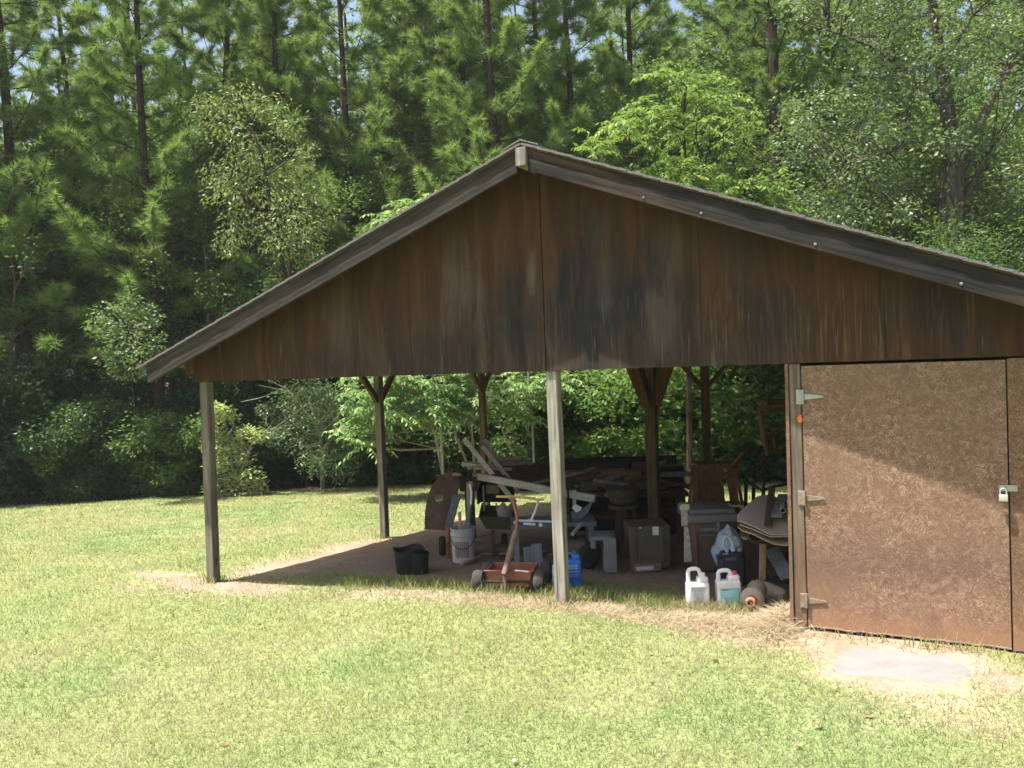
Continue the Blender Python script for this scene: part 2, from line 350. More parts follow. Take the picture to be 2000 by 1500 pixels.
M['binlid'] = plain("grey_lid_plastic", (.20, .185, .17), .6, .15, 6)
M['carpet'] = plain("tan_carpet", (.46, .39, .31), .95, .15, 60, spec=.05)
M['carpetedge'] = plain("carpet_backing", (.52, .40, .25), .95, .25, 60, spec=.05)
M['olive'] = plain("olive_paint", (.075, .066, .030), .6, .3, 10)
M['beige'] = plain("beige_bucket", (.36, .31, .25), .6, .2, 9)
M['greysheet'] = plain("blue_grey_sheet", (.13, .15, .165), .5, .2, 7)
M['greyboard'] = plain("grey_composite", (.21, .205, .19), .75, .2, 9)
M['cabinet'] = plain("dark_cabinet", (.105, .082, .060), .6, .2, 6)
M['cardboard'] = plain("cardboard", (.23, .145, .10), .85, .2, 9)
M['paper'] = plain("white_paper", (.66, .68, .68), .7, .08, 20)
M['clay'] = plain("dusty_clay", (.38, .32, .25), .85, .22, 14, dirt=(.22, .17, .12))
M['clayorange'] = plain("orange_clay", (.34, .16, .085), .8, .3, 16)
M['boreshade'] = plain("dark_bore", (.03, .025, .022), .9)
t = NT("concrete", .9, .2); n = t.noise(5, detail=8, rough=.7); n2 = t.noise(120, detail=3)
t.color(t.mix(t.ramp(n2, [(.35, .3), (.6, 0.0)]), t.ramp(n, [(.3, (.155, .149, .140)), (.7, (.215, .205, .192))]), (.13, .122, .112))); t.bump(n2, .3, .004); M['concrete'] = t.m
t = NT("diamond_plate", .38, .5); t.b.inputs["Metallic"].default_value = .7
va = t.n("ShaderNodeTexWave"); va.wave_type = 'BANDS'; va.bands_direction = 'DIAGONAL'; va.inputs["Scale"].default_value = 26; t.l(t.co, va.inputs["Vector"])
mp = t.map((1, 1, -1)); vb = t.n("ShaderNodeTexWave"); vb.wave_type = 'BANDS'; vb.bands_direction = 'DIAGONAL'; vb.inputs["Scale"].default_value = 26; t.l(mp, vb.inputs["Vector"])
ck = t.n("ShaderNodeTexChecker"); ck.inputs["Scale"].default_value = 52; t.l(t.co, ck.inputs["Vector"])
pat = t.mix(ck.outputs["Fac"], va.outputs["Fac"], vb.outputs["Fac"]); t.color(t.ramp(pat, [(.45, (.30, .28, .22)), (.7, (.72, .69, .56))])); t.bump(pat, .8, .004); M['plate'] = t.m
def bark(name, dark, light):
    t = NT(name, .95, .1); t.jitter(); n = t.noise(1, t.map((22, 22, 4)), 6, .65, .8)
    t.color(t.ramp(n, [(.32, dark), (.68, light)])); t.bump(n, 1.0, .03); return t.m
M['pinebark'] = bark("pine_bark", (.016, .012, .009), (.085, .062, .048))
M['greybark'] = bark("grey_bark", (.06, .052, .042), (.25, .215, .17))
M['darkbark'] = bark("dark_grey_bark", (.030, .026, .021), (.125, .106, .085))
M['palebark'] = bark("pale_bark", (.20, .165, .12), (.45, .38, .29))
M['ivybark'] = bark("shaggy_bark", (.02, .012, .008), (.10, .055, .032))
M['needle'] = leafmat("pine_needles", (.085, .15, .046), (.21, .31, .088), (.31, .40, .145), .32, .45, .3)
M['needle2'] = leafmat("pine_needles_dull", (.062, .115, .038), (.15, .235, .070), (.23, .31, .105), .32, .45, .3)
M['leafdark'] = leafmat("dark_leaves", (.018, .045, .015), (.050, .105, .030), (.085, .15, .045), .3, .38, .45)
M['leafmid'] = leafmat("mid_leaves", (.045, .10, .024), (.11, .20, .048), (.20, .30, .08), .38, .4, .4)
M['leafgrey'] = leafmat("grey_green_leaves", (.055, .10, .048), (.135, .20, .09), (.24, .30, .16), .3, .35, .5)
M['leafbright'] = leafmat("bright_leaves", (.060, .125, .025), (.17, .275, .055), (.33, .39, .10), .38, .42, .4)
M['leafolive'] = leafmat("olive_leaves", (.085, .125, .042), (.20, .235, .09), (.36, .28, .11), .32, .35, .5)
M['leafpale'] = leafmat("pale_yellow_leaves", (.26, .32, .11), (.50, .53, .24), (.62, .58, .32), .4, .45, .4)
M['leaffrond'] = leafmat("frond_leaves", (.10, .19, .06), (.24, .36, .14), (.40, .47, .20), .4, .4, .45)

# ------------------------------------------------------------------ ground
def lawn_edge(X):
    X = np.asarray(X, float)
    return np.where(X > -7.8, 10.1, np.maximum(10.1+.70*(X+7.8), 10.1+.35*(X+7.8)-2.0))
rng = np.random.default_rng(7)
def vnoise(X, Y, s, seed):                   # cheap smooth value noise
    r = np.random.default_rng(seed); T = r.random((128, 128)); x = X/s; y = Y/s
    xi = np.floor(x).astype(int); yi = np.floor(y).astype(int); fx = x-xi; fy = y-yi; fx = fx*fx*(3-2*fx); fy = fy*fy*(3-2*fy)
    q = lambda a, b: T[a % 128, b % 128]
    return (q(xi, yi)*(1-fx)+q(xi+1, yi)*fx)*(1-fy)+(q(xi, yi+1)*(1-fx)+q(xi+1, yi+1)*fx)*fy
def blob(X, Y, cx, cy, rx, ry): return np.exp(-(((X-cx)/rx)**2+((Y-cy)/ry)**2))
def masks(X, Y):
    n = vnoise(X, Y, .55, 1)-.5; n2 = vnoise(X, Y, .18, 2)-.5; nb = vnoise(X, Y, 1.6, 3)-.5
    sm = lambda v: np.clip(v, 0, 1)
    inside = sm((X+3.75+n*.5)/.35)*sm((2.2-X)/.3)*sm((Y-.30-n*.5-.25*(X < -.6)-.2*n2)/.3)*sm((6.6-Y)/.6)
    d = inside*.95*(1-.62*sm((X+.9)/.5)*sm((1.55+n*.8-Y)/.5)*sm((2.0-X)/.1))
    d = np.maximum(d, .95*blob(X, Y, -3.45, -.02, .75, .34)+n*.5)
    d = np.maximum(d, .85*blob(X, Y, -3.55, .95, .55, .8)+n*.5)
    d = np.maximum(d, .85*blob(X, Y, -3.5, 2.4, .42, 1.1)+n*.5)
    d = np.maximum(d, .9*blob(X, Y, -4.5, .25, .6, .22)+n*.7)
    d = np.maximum(d, 1.2*blob(X, Y, 2.42, -.34, .62, .44)+n*.35)
    d = np.maximum(d, 1.0*blob(X, Y, 2.35, -.75, .42, .30)+n*.35)
    d = np.maximum(d, .75*blob(X, Y, 3.3, -.55, .5, .25)+n*.5)
    d = np.maximum(d, .9*blob(X, Y, -10.6, 9.0, 1.1, .5)+n*.5)
    s = 1.0*blob(X, Y, .9, .04, 1.4, .24)+.9*blob(X, Y, 1.55, .05, .55, .5)+.55*blob(X, Y, -1.3, .0, 1.4, .28)+.42*blob(X, Y, 2.7, -.9, 1.2, .8)+.42*blob(X, Y, -4.2, -.35, 1.3, .3)+.20*nb+.20*n
    s = s+.12*sm((nb-.2)*4)
    f = sm((Y-lawn_edge(X)+n*1.2+.4)/.9)
    return sm(d), sm(s), f
def ground_z(X, Y, d):                             # ground height with its small bumps
    near = (np.abs(X) < 25) & (np.abs(Y) < 25)
    Z = g(X, Y)+near*((vnoise(X, Y, .35, 5)-.5)*.026*(1-.75*np.clip(d, 0, 1))+(vnoise(X, Y, 1.3, 6)-.5)*.022+(vnoise(X, Y, .12, 8)-.5)*.010)-.008*d
    return Z+np.exp(-(((X-2.5)/.62)**8+((Y+.5)/.60)**8))*(.016-.028*np.exp(-(((X-2.50)/.33)**8+((Y+.45)/.28)**8))+(vnoise(X, Y, .16, 9)-.5)*.022+(vnoise(X, Y, .05, 10)-.5)*.006)
def build_ground():
    def lines(a, b, step, far): 
        core = np.arange(a, b+1e-6, step); out = [core[-1]]
        st = step
        while out[-1] < far: st *= 1.35; out.append(out[-1]+st)
        lo = [core[0]]; st = step
        while lo[-1] > -far: st *= 1.35; lo.append(lo[-1]-st)
        return np.concatenate([np.array(lo[:0:-1]), core, np.array(out[1:])])
    xs = lines(-16, 6.5, .09, 190); ys = lines(-5, 13, .09, 190)
    X, Y = np.meshgrid(xs, ys); d, s, f = masks(X, Y)
    Z = ground_z(X, Y, d)
    V = np.stack([X.ravel(), Y.ravel(), Z.ravel()], 1); ny, nx = X.shape
    idx = np.arange(nx*ny).reshape(ny, nx); F = np.stack([idx[:-1, :-1], idx[:-1, 1:], idx[1:, 1:], idx[1:, :-1]], -1).reshape(-1, 4)
    o = npmesh("ground", V, F, M['ground'], smooth=True)
    for nm, a in (("dirt", d), ("straw", s), ("forest", f)):
        at_ = o.data.attributes.new(nm, 'FLOAT', 'POINT'); at_.data.foreach_set("value", a.ravel().astype(np.float32))
    o["kind"] = "structure"
    return o
def npmesh(name, V, F, mat, smooth=False, tint=None, parent=None, col=None):
    me = bpy.data.meshes.new(name); k = F.shape[1]; nf = len(F)
    me.vertices.add(len(V)); me.vertices.foreach_set("co", np.ascontiguousarray(V, np.float32).ravel())
    me.loops.add(nf*k); me.loops.foreach_set("vertex_index", np.ascontiguousarray(F, np.int32).ravel())
    me.polygons.add(nf); me.polygons.foreach_set("loop_start", np.arange(0, nf*k, k, dtype=np.int32))
    try: me.polygons.foreach_set("loop_total", np.full(nf, k, np.int32))
    except Exception: pass
    if smooth: me.polygons.foreach_set("use_smooth", np.ones(nf, bool))
    me.materials.append(mat); me.update(calc_edges=True)
    if tint is not None:
        a = me.attributes.new("tint", 'FLOAT', 'POINT'); a.data.foreach_set("value", np.ascontiguousarray(tint, np.float32))
    if col is not None:
        a = me.attributes.new("col", 'FLOAT_COLOR', 'POINT'); a.data.foreach_set("color", np.ascontiguousarray(col, np.float32).ravel())
    o = bpy.data.objects.new(name, me); COL.objects.link(o)
    if parent is not None: o.parent = parent
    ORI[o] = ORI[parent] if parent is not None else np.zeros(3)
    return o
ground = build_ground()

# ------------------------------------------------------------------ shed
SL = 0.3777; ZU = 1.5028+HB                   # rake slope; underside height of the rake boards at the ridge
DH = .165                                     # plumb depth of rafters
XL, XR = -3.6725, 3.70; XE = 4.02
shed = thing("shed", (0, 0, 0), "open-sided wooden shed with a brown plywood gable, grey posts and a flakeboard door", "shed")
def zu(x): return ZU-SL*abs(x)
# gable panels
for a, b in ((XL, -2.44), (-2.44, -1.22), (-1.22, 0.0), (0.0, 1.22), (1.22, 2.44), (2.44, XR)):
    x0, x1 = a+(.004 if a == 0 else .0012), b-(.004 if b == 0 else .0012); pl = [(x0, 0, HB+.003*math.sin(a*5)), (x1, 0, HB+.003*math.sin(b*5)), (x1, 0, zu(x1)+.14)]
    if a < 0 < b: pl.append((0, 0, zu(0)+.14))
    pl.append((x0, 0, zu(x0)+.14))
    MB().prism(pl, (0, .016, 0)).build("gable_panel", M['ply'], shed)
# batten of split pale wood at the middle seam
# roof: deck + shingles for each slope
YB0, YB1 = -.318, 6.35
for sgn in (-1, 1):
    A = (0, YB0+.034, ZU+DH+.002); Bp = (sgn*XE, YB0+.034, ZU-SL*XE+DH+.002)
    dz = .018
    deck = MB().prism([A, Bp, (Bp[0], Bp[1], Bp[2]+dz), (0, A[1], A[2]+dz)], (0, YB1-YB0-.034, 0)).build("roof_deck", M['deck'], shed)
    # shingle courses: overlapping rows, tab ends a little uneven
    sh = MB(); rr = random.Random(5+sgn); L = math.hypot(XE+.05, SL*(XE+.05)); nrow = 31
    ux = np.array((sgn*1.0, 0, -SL))/math.hypot(1, SL); un = np.array((sgn*SL, 0, 1.0))/math.hypot(1, SL)
    for k in range(nrow):
        s0 = k*L/nrow; s1 = min((k+1)*L/nrow+.02, L+.01)
        y0 = YB0-.004+rr.uniform(-.0025, .0025); th = .017
        base = np.array((0, 0, ZU+DH+dz-.006))
        p0 = base+ux*s0+un*.001; p1 = base+ux*s1+un*(.005+rr.uniform(0, .003))
        poly = [p0+(0, y0, 0), p1+(0, y0, 0), p1+un*th+(0, y0, 0), p0+un*th+(0, y0, 0)]
        sh.prism(poly, (0, YB1+.02-y0, 0))
    if sgn == 1:
        for q in (-1, 1):
            c0 = np.array((0, YB0-.004, ZU+DH+dz+.026)); d_ = np.array((q*1.0, 0, -SL))/math.hypot(1, SL)
            sh.prism([c0, c0+d_*.15, c0+d_*.15+(0, 0, .012), c0+(0, 0, .012)], (0, YB1-YB0, 0))
    sh.build("shingles", M['shingle'], deck)
# rake boards (fly rafters) and the common rafters behind them
def rafter(sgn, y, thick, name, mat, xend, lo=0.0, hi=DH, x0=.045):
    P = [(sgn*x0, y, zu(x0)+lo), (sgn*xend, y, zu(xend)+lo), (sgn*(xend+.03), y, zu(xend+.03)+hi), (sgn*x0, y, zu(x0)+hi)]
    return MB().prism(P, (0, thick, 0)).build(name, mat, shed, bevel=.004)
for sgn in (-1, 1):
    rafter(sgn, -.300, .038, "rake_board", M['rafter'] if sgn > 0 else M['raftergrey'], 3.955)
    for y in (.022, 1.2, 2.4, 3.6, 4.8, 5.95):
        rafter(sgn, y, .038, "rafter", M['brace'], 3.80)
MB().box((0, (YB0+6.2)/2-.005, ZU+DH-.072), (.088, 6.2-YB0, .135)).build("ridge_beam", M['ridge'], shed, bevel=.004)
# bolt heads on the right rake board

for x in (.92, 1.32, 2.05, 2.88): MB().lathe((x, -.302, zu(x)+.035), [(.010, 0), (.007, .005)], 10, (0, -1, 0)).build("bolt_head", M["boardgrey"], shed)
# posts
def post(x, y, sz, mat, top=HB, lean=0.0, knots=True):
    z0 = float(g(x, y))-.06
    m = MB(); h = sz/2
    lv = [z0, z0+.6, z0+1.2, top]; vs = []; rr = random.Random(int(abs(x*100)+y*10))
    for i, z in enumerate(lv):
        ox = lean*(z-top)+rr.uniform(-.004, .004)
        for (sx, sy) in ((-1, -1), (1, -1), (1, 1), (-1, 1)): vs.append((x+ox+sx*h, y+sy*h, z))
    fs = [(3, 2, 1, 0), (12, 13, 14, 15)]
    for i in range(3):
        for k in range(4): fs.append((i*4+k, i*4+(k+1) % 4, i*4+4+(k+1) % 4, i*4+4+k))
    return m.add(vs, fs).build("post", mat, shed, bevel=.005)
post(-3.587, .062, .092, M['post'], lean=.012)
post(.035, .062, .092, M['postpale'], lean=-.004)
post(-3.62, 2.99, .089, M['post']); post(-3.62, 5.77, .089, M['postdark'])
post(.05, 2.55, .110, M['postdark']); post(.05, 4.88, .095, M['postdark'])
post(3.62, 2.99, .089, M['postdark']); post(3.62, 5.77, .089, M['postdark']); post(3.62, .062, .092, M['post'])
# eave and cross beams
for x in (-3.62, 3.62): MB().bar((x, .11, HB+.075), (x, 6.1, HB+.075), .04, .14).build("eave_beam", M['brace'], shed)
MB().bar((.05, .11, HB+.075), (.05, 6.1, HB+.075), .09, .14).build("centre_beam", M['brace'], shed)
MB().bar((XL+.01, .045, HB+.09), (XR-.01, .045, HB+.09), .04, .14).build("header", M['brace'], shed)
for y in (2.99, 5.77): MB().bar((-3.59, y, HB+.24), (3.59, y, HB+.24), .04, .14).build("cross_beam", M['brace'], shed)
def brace(a, b, w=.075, t_=.038, up=(1, 0, 0)): MB().bar(a, b, t_, w, up).build("brace", M['brace'], shed, bevel=.003)
for (x, y, run) in ((-3.62, 2.99, .40), (-3.62, 5.77, .38)):
    for q in (-1, 1): brace((x, y+q*.03, HB-.36), (x, y+q*run, HB+.03), up=(0, 0, 1), w=.07, t_=.05)
for q in (-1, 1):
    brace((.05, 2.55+q*.03, HB-.42), (.05, 2.55+q*.42, HB+.02), w=.14, t_=.05, up=(0, 0, 1))
    brace((.05+q*.03, 2.55, HB-.42), (.05+q*.20, 2.55, HB+.02), w=.14, t_=.05, up=(0, 0, 1))
    brace((.05+q*.03, 4.88, HB-.34), (.05+q*.36, 4.88, HB+.02), w=.05, t_=.04, up=(0, 0, 1))
# store room: side wall, door post, door, right front wall, back wall
MB().prism([(1.776, -.004, -.06), (1.800, -.004, -.06), (1.812, -.004, HB-.004), (1.790, -.004, HB-.004)], (0, 5.7, 0)).build("side_wall", M['osb2'], shed)
fr = MB(); fr.prism([(1.806, .005, -.08), (1.889, .005, -.08), (1.891, .005, HB-.004), (1.815, .005, HB-.004)], (0, .088, 0)); fr.build("door_post", M['frame'], shed, bevel=.004)
MB().box((2.75, 5.69, .9), (1.88, .016, 1.9)).build("back_wall", M['osb2'], shed)
MB().box((3.419, .024, .9), (.582, .020, 1.84)).build("front_wall", M['osb2'], shed)
MB().box((3.67, 2.9, .9), (.016, 5.6, 1.9)).build("side_wall", M['osb2'], shed)
MB().box((3.125, .046, .9), (.07, .024, 1.82)).build("gap_blocker", M['dark'], shed)  # dark strip added behind the door gap so no light shows through
dz0 = -.035
door = MB(); zb = []
xs_ = np.linspace(1.895, 3.118, 26); rr = random.Random(3)
low = [(x, .012, dz0+.055+(.010 if x > 1.98 else .03)*0+rr.uniform(-.004, .006)-.022*(x-1.9)/1.2) for x in xs_]
door.prism(low+[(3.120, .012, HB-.022), (1.897, .012, HB-.022)], (0, .018, 0))
door = door.build("door", M['osb'], shed)
edge = MB()
for i in range(len(low)-1):
    a, b = low[i], low[i+1]
    edge.bar((a[0], .012+.002, a[2]-.004), (b[0], .014, b[2]-.004), .020, .008)
edge.build("worn_edge", M['labelbrown'], door)
def hinge(z, mat, xx):
    h = MB(); h.box((xx, -.0005, z), (.040, .007, .100)); h.tube([(xx+.024, -.004, z-.05), (xx+.024, -.004, z+.05)], .008, 8)
    h.prism([(xx+.028, .0085, z-.022), (xx+.150, .0085, z-.008), (xx+.156, .0085, z), (xx+.150, .0085, z+.008), (xx+.028, .0085, z+.022)], (0, -.005, 0))
    for (dx, dz_) in ((0, .037), (0, -.037)): h.lathe((xx+dx, -.004, z+dz_), [(.006, 0), (.004, .003)], 8, (0, -1, 0))
    h.lathe((xx+.14, .0035, z), [(.005, 0), (.004, .003)], 8, (0, -1, 0))
    h.build("hinge", mat, door, bevel=.001)
hinge(1.600, M['galv'], 1.880); hinge(.905, M['galvrust'], 1.872); hinge(.195, M['galvrust'], 1.866)
hs = MB(); hz = 1.008
hs.box((3.118, -.002, hz), (.105, .006, .040)); hs.box((3.085, -.007, hz), (.034, .012, .034)); hs.tube([(3.090, -.01, hz+.012), (3.090, -.026, hz+.006), (3.090, -.026, hz-.008), (3.090, -.010, hz-.014)], .004, 8)
hs.build("hasp", M['galv'], door, bevel=.0015)
pk = thing("padlock", (3.088, -.028, .95), "small grey padlock hanging from the steel hasp of the shed door", "padlock")
MB().rbox((3.090, -.026, hz-.058), (.050, .022, .042), .004).build("lock_body", M['steel'], pk, smooth=True)
MB().tube([(3.073, -.026, hz-.040), (3.073, -.026, hz-.012), (3.080, -.026, hz-.002), (3.090, -.026, hz+.001), (3.100, -.026, hz-.002), (3.107, -.026, hz-.012), (3.107, -.026, hz-.040)], .0042, 8).build("shackle", M['steel'], pk, smooth=True)
tp = at(1562, 818, 6.05); s_ = MB(); rr = random.Random(9)
for i in range(5):
    a = np.array((1.868+rr.uniform(-.012, .012), .001-.002*i, 1.475+rr.uniform(-.022, .022)))
    s_.prism([a, a+(.022, -.003, rr.uniform(-.012, .012)), a+(.018, -.004, -.030), a+(-.004, -.002, -.024)], (0, -.0012, 0))
props(s_.build("orange_ribbon", M['orange'], loc=(1.868, 0, 1.475)), "scrap of orange tape stuck to the door post between the hinges", "tape scrap")
# concrete pad by the door
pad = MB().prism([(x, y, float(g(x, y))-.065) for x, y in ((2.14, -.08), (2.12, -.84), (2.92, -.86), (2.90, -.06))], (0, 0, .065)).build("path", M['concrete'])
pad["kind"] = "structure"
# ------------------------------------------------------------------ things kept in and around the shed
def V(*a): return np.array(a, float)
RT = V(_r[0], _r[1], 0)/math.hypot(_r[0], _r[1]); FT = V(-RT[1], RT[0], 0)     # level directions across and away from the front of the lawn
UP = V(0, 0, 1.0)
def unit2(a): a = V(a[0], a[1], 0); return a/np.linalg.norm(a)
YW = math.atan2(RT[1], RT[0])
# black tub: two low pots pushed together
p = gp(800, 1117); t0 = thing("plastic_tub", p, "low black plastic tub with a dented rim on the dirt floor by the white bucket", "tub")
prof = lambda r, h: [(r*.82, 0), (r*.84, .005), (r*.97, h*.9), (r*1.03, h*.9), (r*1.03, h), (r*.95, h), (r*.80, .015)]
m = MB(); m.lathe(p, prof(.150, .235), 30); m.v = [(x, y, z-.014*math.sin(3*math.atan2(y-p[1], x-p[0]))*(z > p[2]+.15)) for x, y, z in m.v]; m.build("tub", M['black'], t0, smooth=True)
q = p+RT*.105-FT*.07; MB().lathe(q, prof(.098, .205), 26).build("tub", M['black'], t0, smooth=True)
# white bucket
p = gp(906, 1096); bk = thing("white_bucket", p, "white plastic bucket with a torn brown label, holding tools and boards", "bucket")
MB().lathe(p, [(.108, 0), (.112, .004), (.122, .27), (.128, .275), (.128, .292), (.124, .296), (.125, .335), (.131, .338), (.131, .352), (.119, .352), (.105, .02)], 36).build("bucket_body", M['whitedirty'], bk, smooth=True)
lb = MB(); n_ = 14; rr = random.Random(2)
ang0 = math.atan2(-FT[1], -FT[0])
vs = []; fs = []
for i in range(n_+1):
    a = ang0-.75+1.35*i/n_; zb_ = .055+rr.uniform(-.014, .018)
    for z in (zb_, .225): rad = .1095+.0365*z+.0025; vs.append(p+V(math.cos(a)*rad, math.sin(a)*rad, z))
for i in range(n_): fs.append((2*i, 2*i+2, 2*i+3, 2*i+1))
lb.add(vs, fs).build("label", M['labelbrown'], bk, smooth=True)
hd = MB(); hd.tube([p+V(math.cos(ang0+s*1.45)*.128, math.sin(ang0+s*1.45)*.128, .285-.135*(1-abs(s)**2)) for s in np.linspace(-1, 1, 13)], .0035, 6); hd.build("handle", M['blackmetal'], bk)
btop = p+V(0, 0, .05)
# tools standing in the bucket
def stick(name, a, b, r, mat, label, cat, board=None, group=None):
    o = thing(name, (np.array(a)+np.array(b))/2, label, cat, group) if False else None
    m = MB()
    if board: m.bar(a, b, board[0], board[1], board[2] if len(board) > 2 else (0, 0, 1))
    else: m.tube([a, b], r, 10)
    o = m.build(name, mat, loc=a, bevel=.002 if board else 0, smooth=not board); return props(o, label, cat, group)
dB = 9.2
stick("wooden_stake", btop+RT*.02, at(920, 940, dB+.1), 0, M['boardgrey'], "grey weathered stake standing in the white bucket, leaning right", "stake", board=(.05, .025))
stick("wooden_stake", btop-RT*.03, at(898, 1000, dB), 0, M['boardtan'], "short tan stake standing at the left of the white bucket", "stake", board=(.03, .02))
brm = thing("broom", btop, "upturned broom with a black head standing in the white bucket", "broom")
MB().tube([btop+RT*.05, at(913, 935, dB+.15)], .013, 10).build("broom_handle", M['legwood'], brm, smooth=True)
m = MB(); c = at(911, 930, dB+.15); rr = random.Random(4)
for i in range(60): m.bar(c+RT*rr.uniform(-.05, .05)-UP*.05+FT*rr.uniform(-.02, .02), c+RT*rr.uniform(-.075, .075)+UP*rr.uniform(.0, .09)+FT*rr.uniform(-.03, .03), .006, .006)
m.bar(c-RT*.05-UP*.05, c+RT*.05-UP*.05, .05, .03); m.build("broom_head", M['black'], brm)
pv = MB(); pv.tube([at(917, 945, dB-.05), at(921, 962, dB-.05), at(920, 985, dB-.05)], .012, 8); props(pv.build("pipe_offcut", M['pvc'], loc=at(919, 965, dB-.05), smooth=True), "bent white pipe offcut hooked among the tools over the white bucket", "pipe")
# orange wheeled frame behind the bucket
p = gp(868, 1086); ht = thing("hand_truck", p, "orange hand truck with black tyres standing behind the white bucket", "hand truck")
for k, s in enumerate((-.02, .24)):
    c = p+RT*s+UP*.105+FT*.03; MB().lathe(c-RT*.035, [(.06, 0), (.095, .004), (.105, .018), (.105, .052), (.095, .066), (.06, .07)], 26, RT).build("wheel", M['tyre'], ht, smooth=True)
    MB().lathe(c-RT*.037, [(.055, 0), (.05, .006), (.02, .01), (.02, .074)], 18, RT).build("hub", M['orangepaint'], ht, smooth=True)
m = MB()
for s in (.05, .19): m.tube([p+RT*s+UP*.03-FT*.05, p+RT*s+UP*.12+FT*.01, p+RT*s+UP*.30+FT*.05], .015, 8)
m.bar(p+RT*.02+UP*.02-FT*.07, p+RT*.22+UP*.02-FT*.07, .12, .008); m.tube([p+RT*.0+UP*.105+FT*.03, p+RT*.24+UP*.105+FT*.03], .011, 8)
for z in (.20, .28): m.bar(p+RT*.05+UP*z+FT*.06, p+RT*.19+UP*z+FT*.06, .03, .01)
m.build("truck_frame", M['orangepaint'], ht)
# rusty sheet with a hole, rounded top
d0 = 9.75; outl = [(829, 1034), (830, 1000), (833, 980), (838, 962), (845, 946), (855, 933), (867, 925), (880, 922), (893, 924), (899, 940), (896, 958), (889, 980), (885, 1000), (879, 1022), (874, 1036)]
hole = [(848, 972), (852, 966), (858, 965), (864, 966), (866, 972), (864, 978), (858, 979), (852, 980)]
def sheetpt(x, y): return at(x, y, d0+.25*((x-829)/70.0)**1.3+.10*(1034-y)/110)
bm = bmesh.new(); ov = [bm.verts.new(sheetpt(*q)) for q in outl]; hv = [bm.verts.new(sheetpt(*q)) for q in hole]
es = [bm.edges.new((ov[i], ov[(i+1) % len(ov)])) for i in range(len(ov))]+[bm.edges.new((hv[i], hv[(i+1) % len(hv)])) for i in range(len(hv))]
bmesh.ops.triangle_fill(bm, use_beauty=True, use_dissolve=False, edges=es)
bm.verts.ensure_lookup_table(); m = MB(); m.add([v.co[:] for v in bm.verts], [[v.index for v in f.verts] for f in bm.faces]); bm.free()
nv = len(m.v); th = np.array(FT)*.012; fs0 = list(m.f); m.v += [tuple(np.array(v)+th) for v in m.v]; m.f += [tuple(nv+i for i in f[::-1]) for f in fs0]
for lst, off in ((len(outl), 0), (len(hole), len(outl))):
    for i in range(lst): a, b = off+i, off+(i+1) % lst; m.f.append((a, b, nv+b, nv+a))
c = sheetpt(860, 1034)
props(m.build("rusty_panel", M['rust'], loc=c), "rusty brown steel panel with a rounded top and a ragged hole", "metal panel")
stick("wooden_plank", at(874, 1037, d0-.05), at(893, 968, d0+.05), 0, M['boardgrey'], "weathered grey plank leaning on the rusty steel panel", "plank", board=(.085, .02, FT))
# red wagon with its handle up
wl, wr = gp(932, 1160), gp(1055, 1160); wc = (wl+wr)/2; wx = (wr-wl); wx[2] = 0; wx /= np.linalg.norm(wx); wy = V(-wx[1], wx[0], 0)
wg = thing("red_wagon", wc, "faded red garden wagon with its T handle up, beside the centre post", "wagon")
m = MB(); hw, zt, zb_, L_ = .205, .185, .048, .30; c = wc+wy*.04
P8 = [c-wx*hw*.86+UP*zb_, c+wx*hw*.86+UP*zb_, c+wx*hw+UP*zt, c-wx*hw+UP*zt]; th = .012
m.prism(P8, wy*th); m.prism([q+wy*L_ for q in P8], wy*th)
for sgn in (-1, 1):
    a = c+wx*sgn*hw*.86+UP*zb_; b = c+wx*sgn*hw+UP*zt; m.prism([a, b, b-wx*sgn*th, a-wx*sgn*th], wy*L_)
m.prism([P8[0], P8[1], P8[1]+UP*th, P8[0]+UP*th], wy*L_); m.bar(c-wx*(hw+.01)+UP*zt, c+wx*(hw+.01)+UP*zt, .025, .012)
m.build("wagon_tray", M['redpaint'], wg, bevel=.003)
for (sx, yy) in ((-1, .03), (1, .03), (-1, .38), (1, .38)):
    cc = wc+wx*sx*.262+wy*yy+UP*.095
    MB().lathe(cc-wx*.045, [(.045, 0), (.083, .004), (.097, .022), (.097, .066), (.083, .086), (.045, .09)], 28, wx).build("wheel", M['tyredusty'], wg, smooth=True)
    MB().lathe(cc-wx*.048, [(.043, 0), (.035, .01), (.012, .014), (.012, .096)], 16, wx).build("hub", M['greyboard'], wg, smooth=True)
MB().tube([wc-wx*.26+wy*.03+UP*.095, wc+wx*.26+wy*.03+UP*.095], .012, 8).build("axle", M['blackmetal'], wg)
hb = wc+wy*.03; d1 = 7.42
h0, h1, h2 = at(985, 1122, d1), at(1007, 1040, d1+.12), at(1002, 972, d1+.22)
m = MB(); m.tube([h0, (h0+h1)/2, h1, at(1009, 1030, d1+.14)], [.027, .028, .027, .014], 12); m.tube([at(988, 1160, d1-.01), h0], [.010, .016], 8)
m.build("handle_shank", M['brownmetal'], wg, smooth=True)
MB().tube([at(1009, 1034, d1+.13), at(1010, 1010, d1+.16), at(1005, 990, d1+.19), h2], [.0125, .0125, .0135, .016], 10).build("handle_rod", M['redpaint'], wg, smooth=True)
MB().tube([at(969, 970, d1+.22), at(1002, 970, d1+.22), at(1046, 974, d1+.22)], [.0105, .012, .0105], 10).build("handle_grip", M['boardtan'], wg, smooth=True)
wtag = MB().bar(at(1006, 1114, 7.3), at(1033, 1117, 7.25), .03, .006); wtag.build("tray_rim_plate", M['galv'], wg)
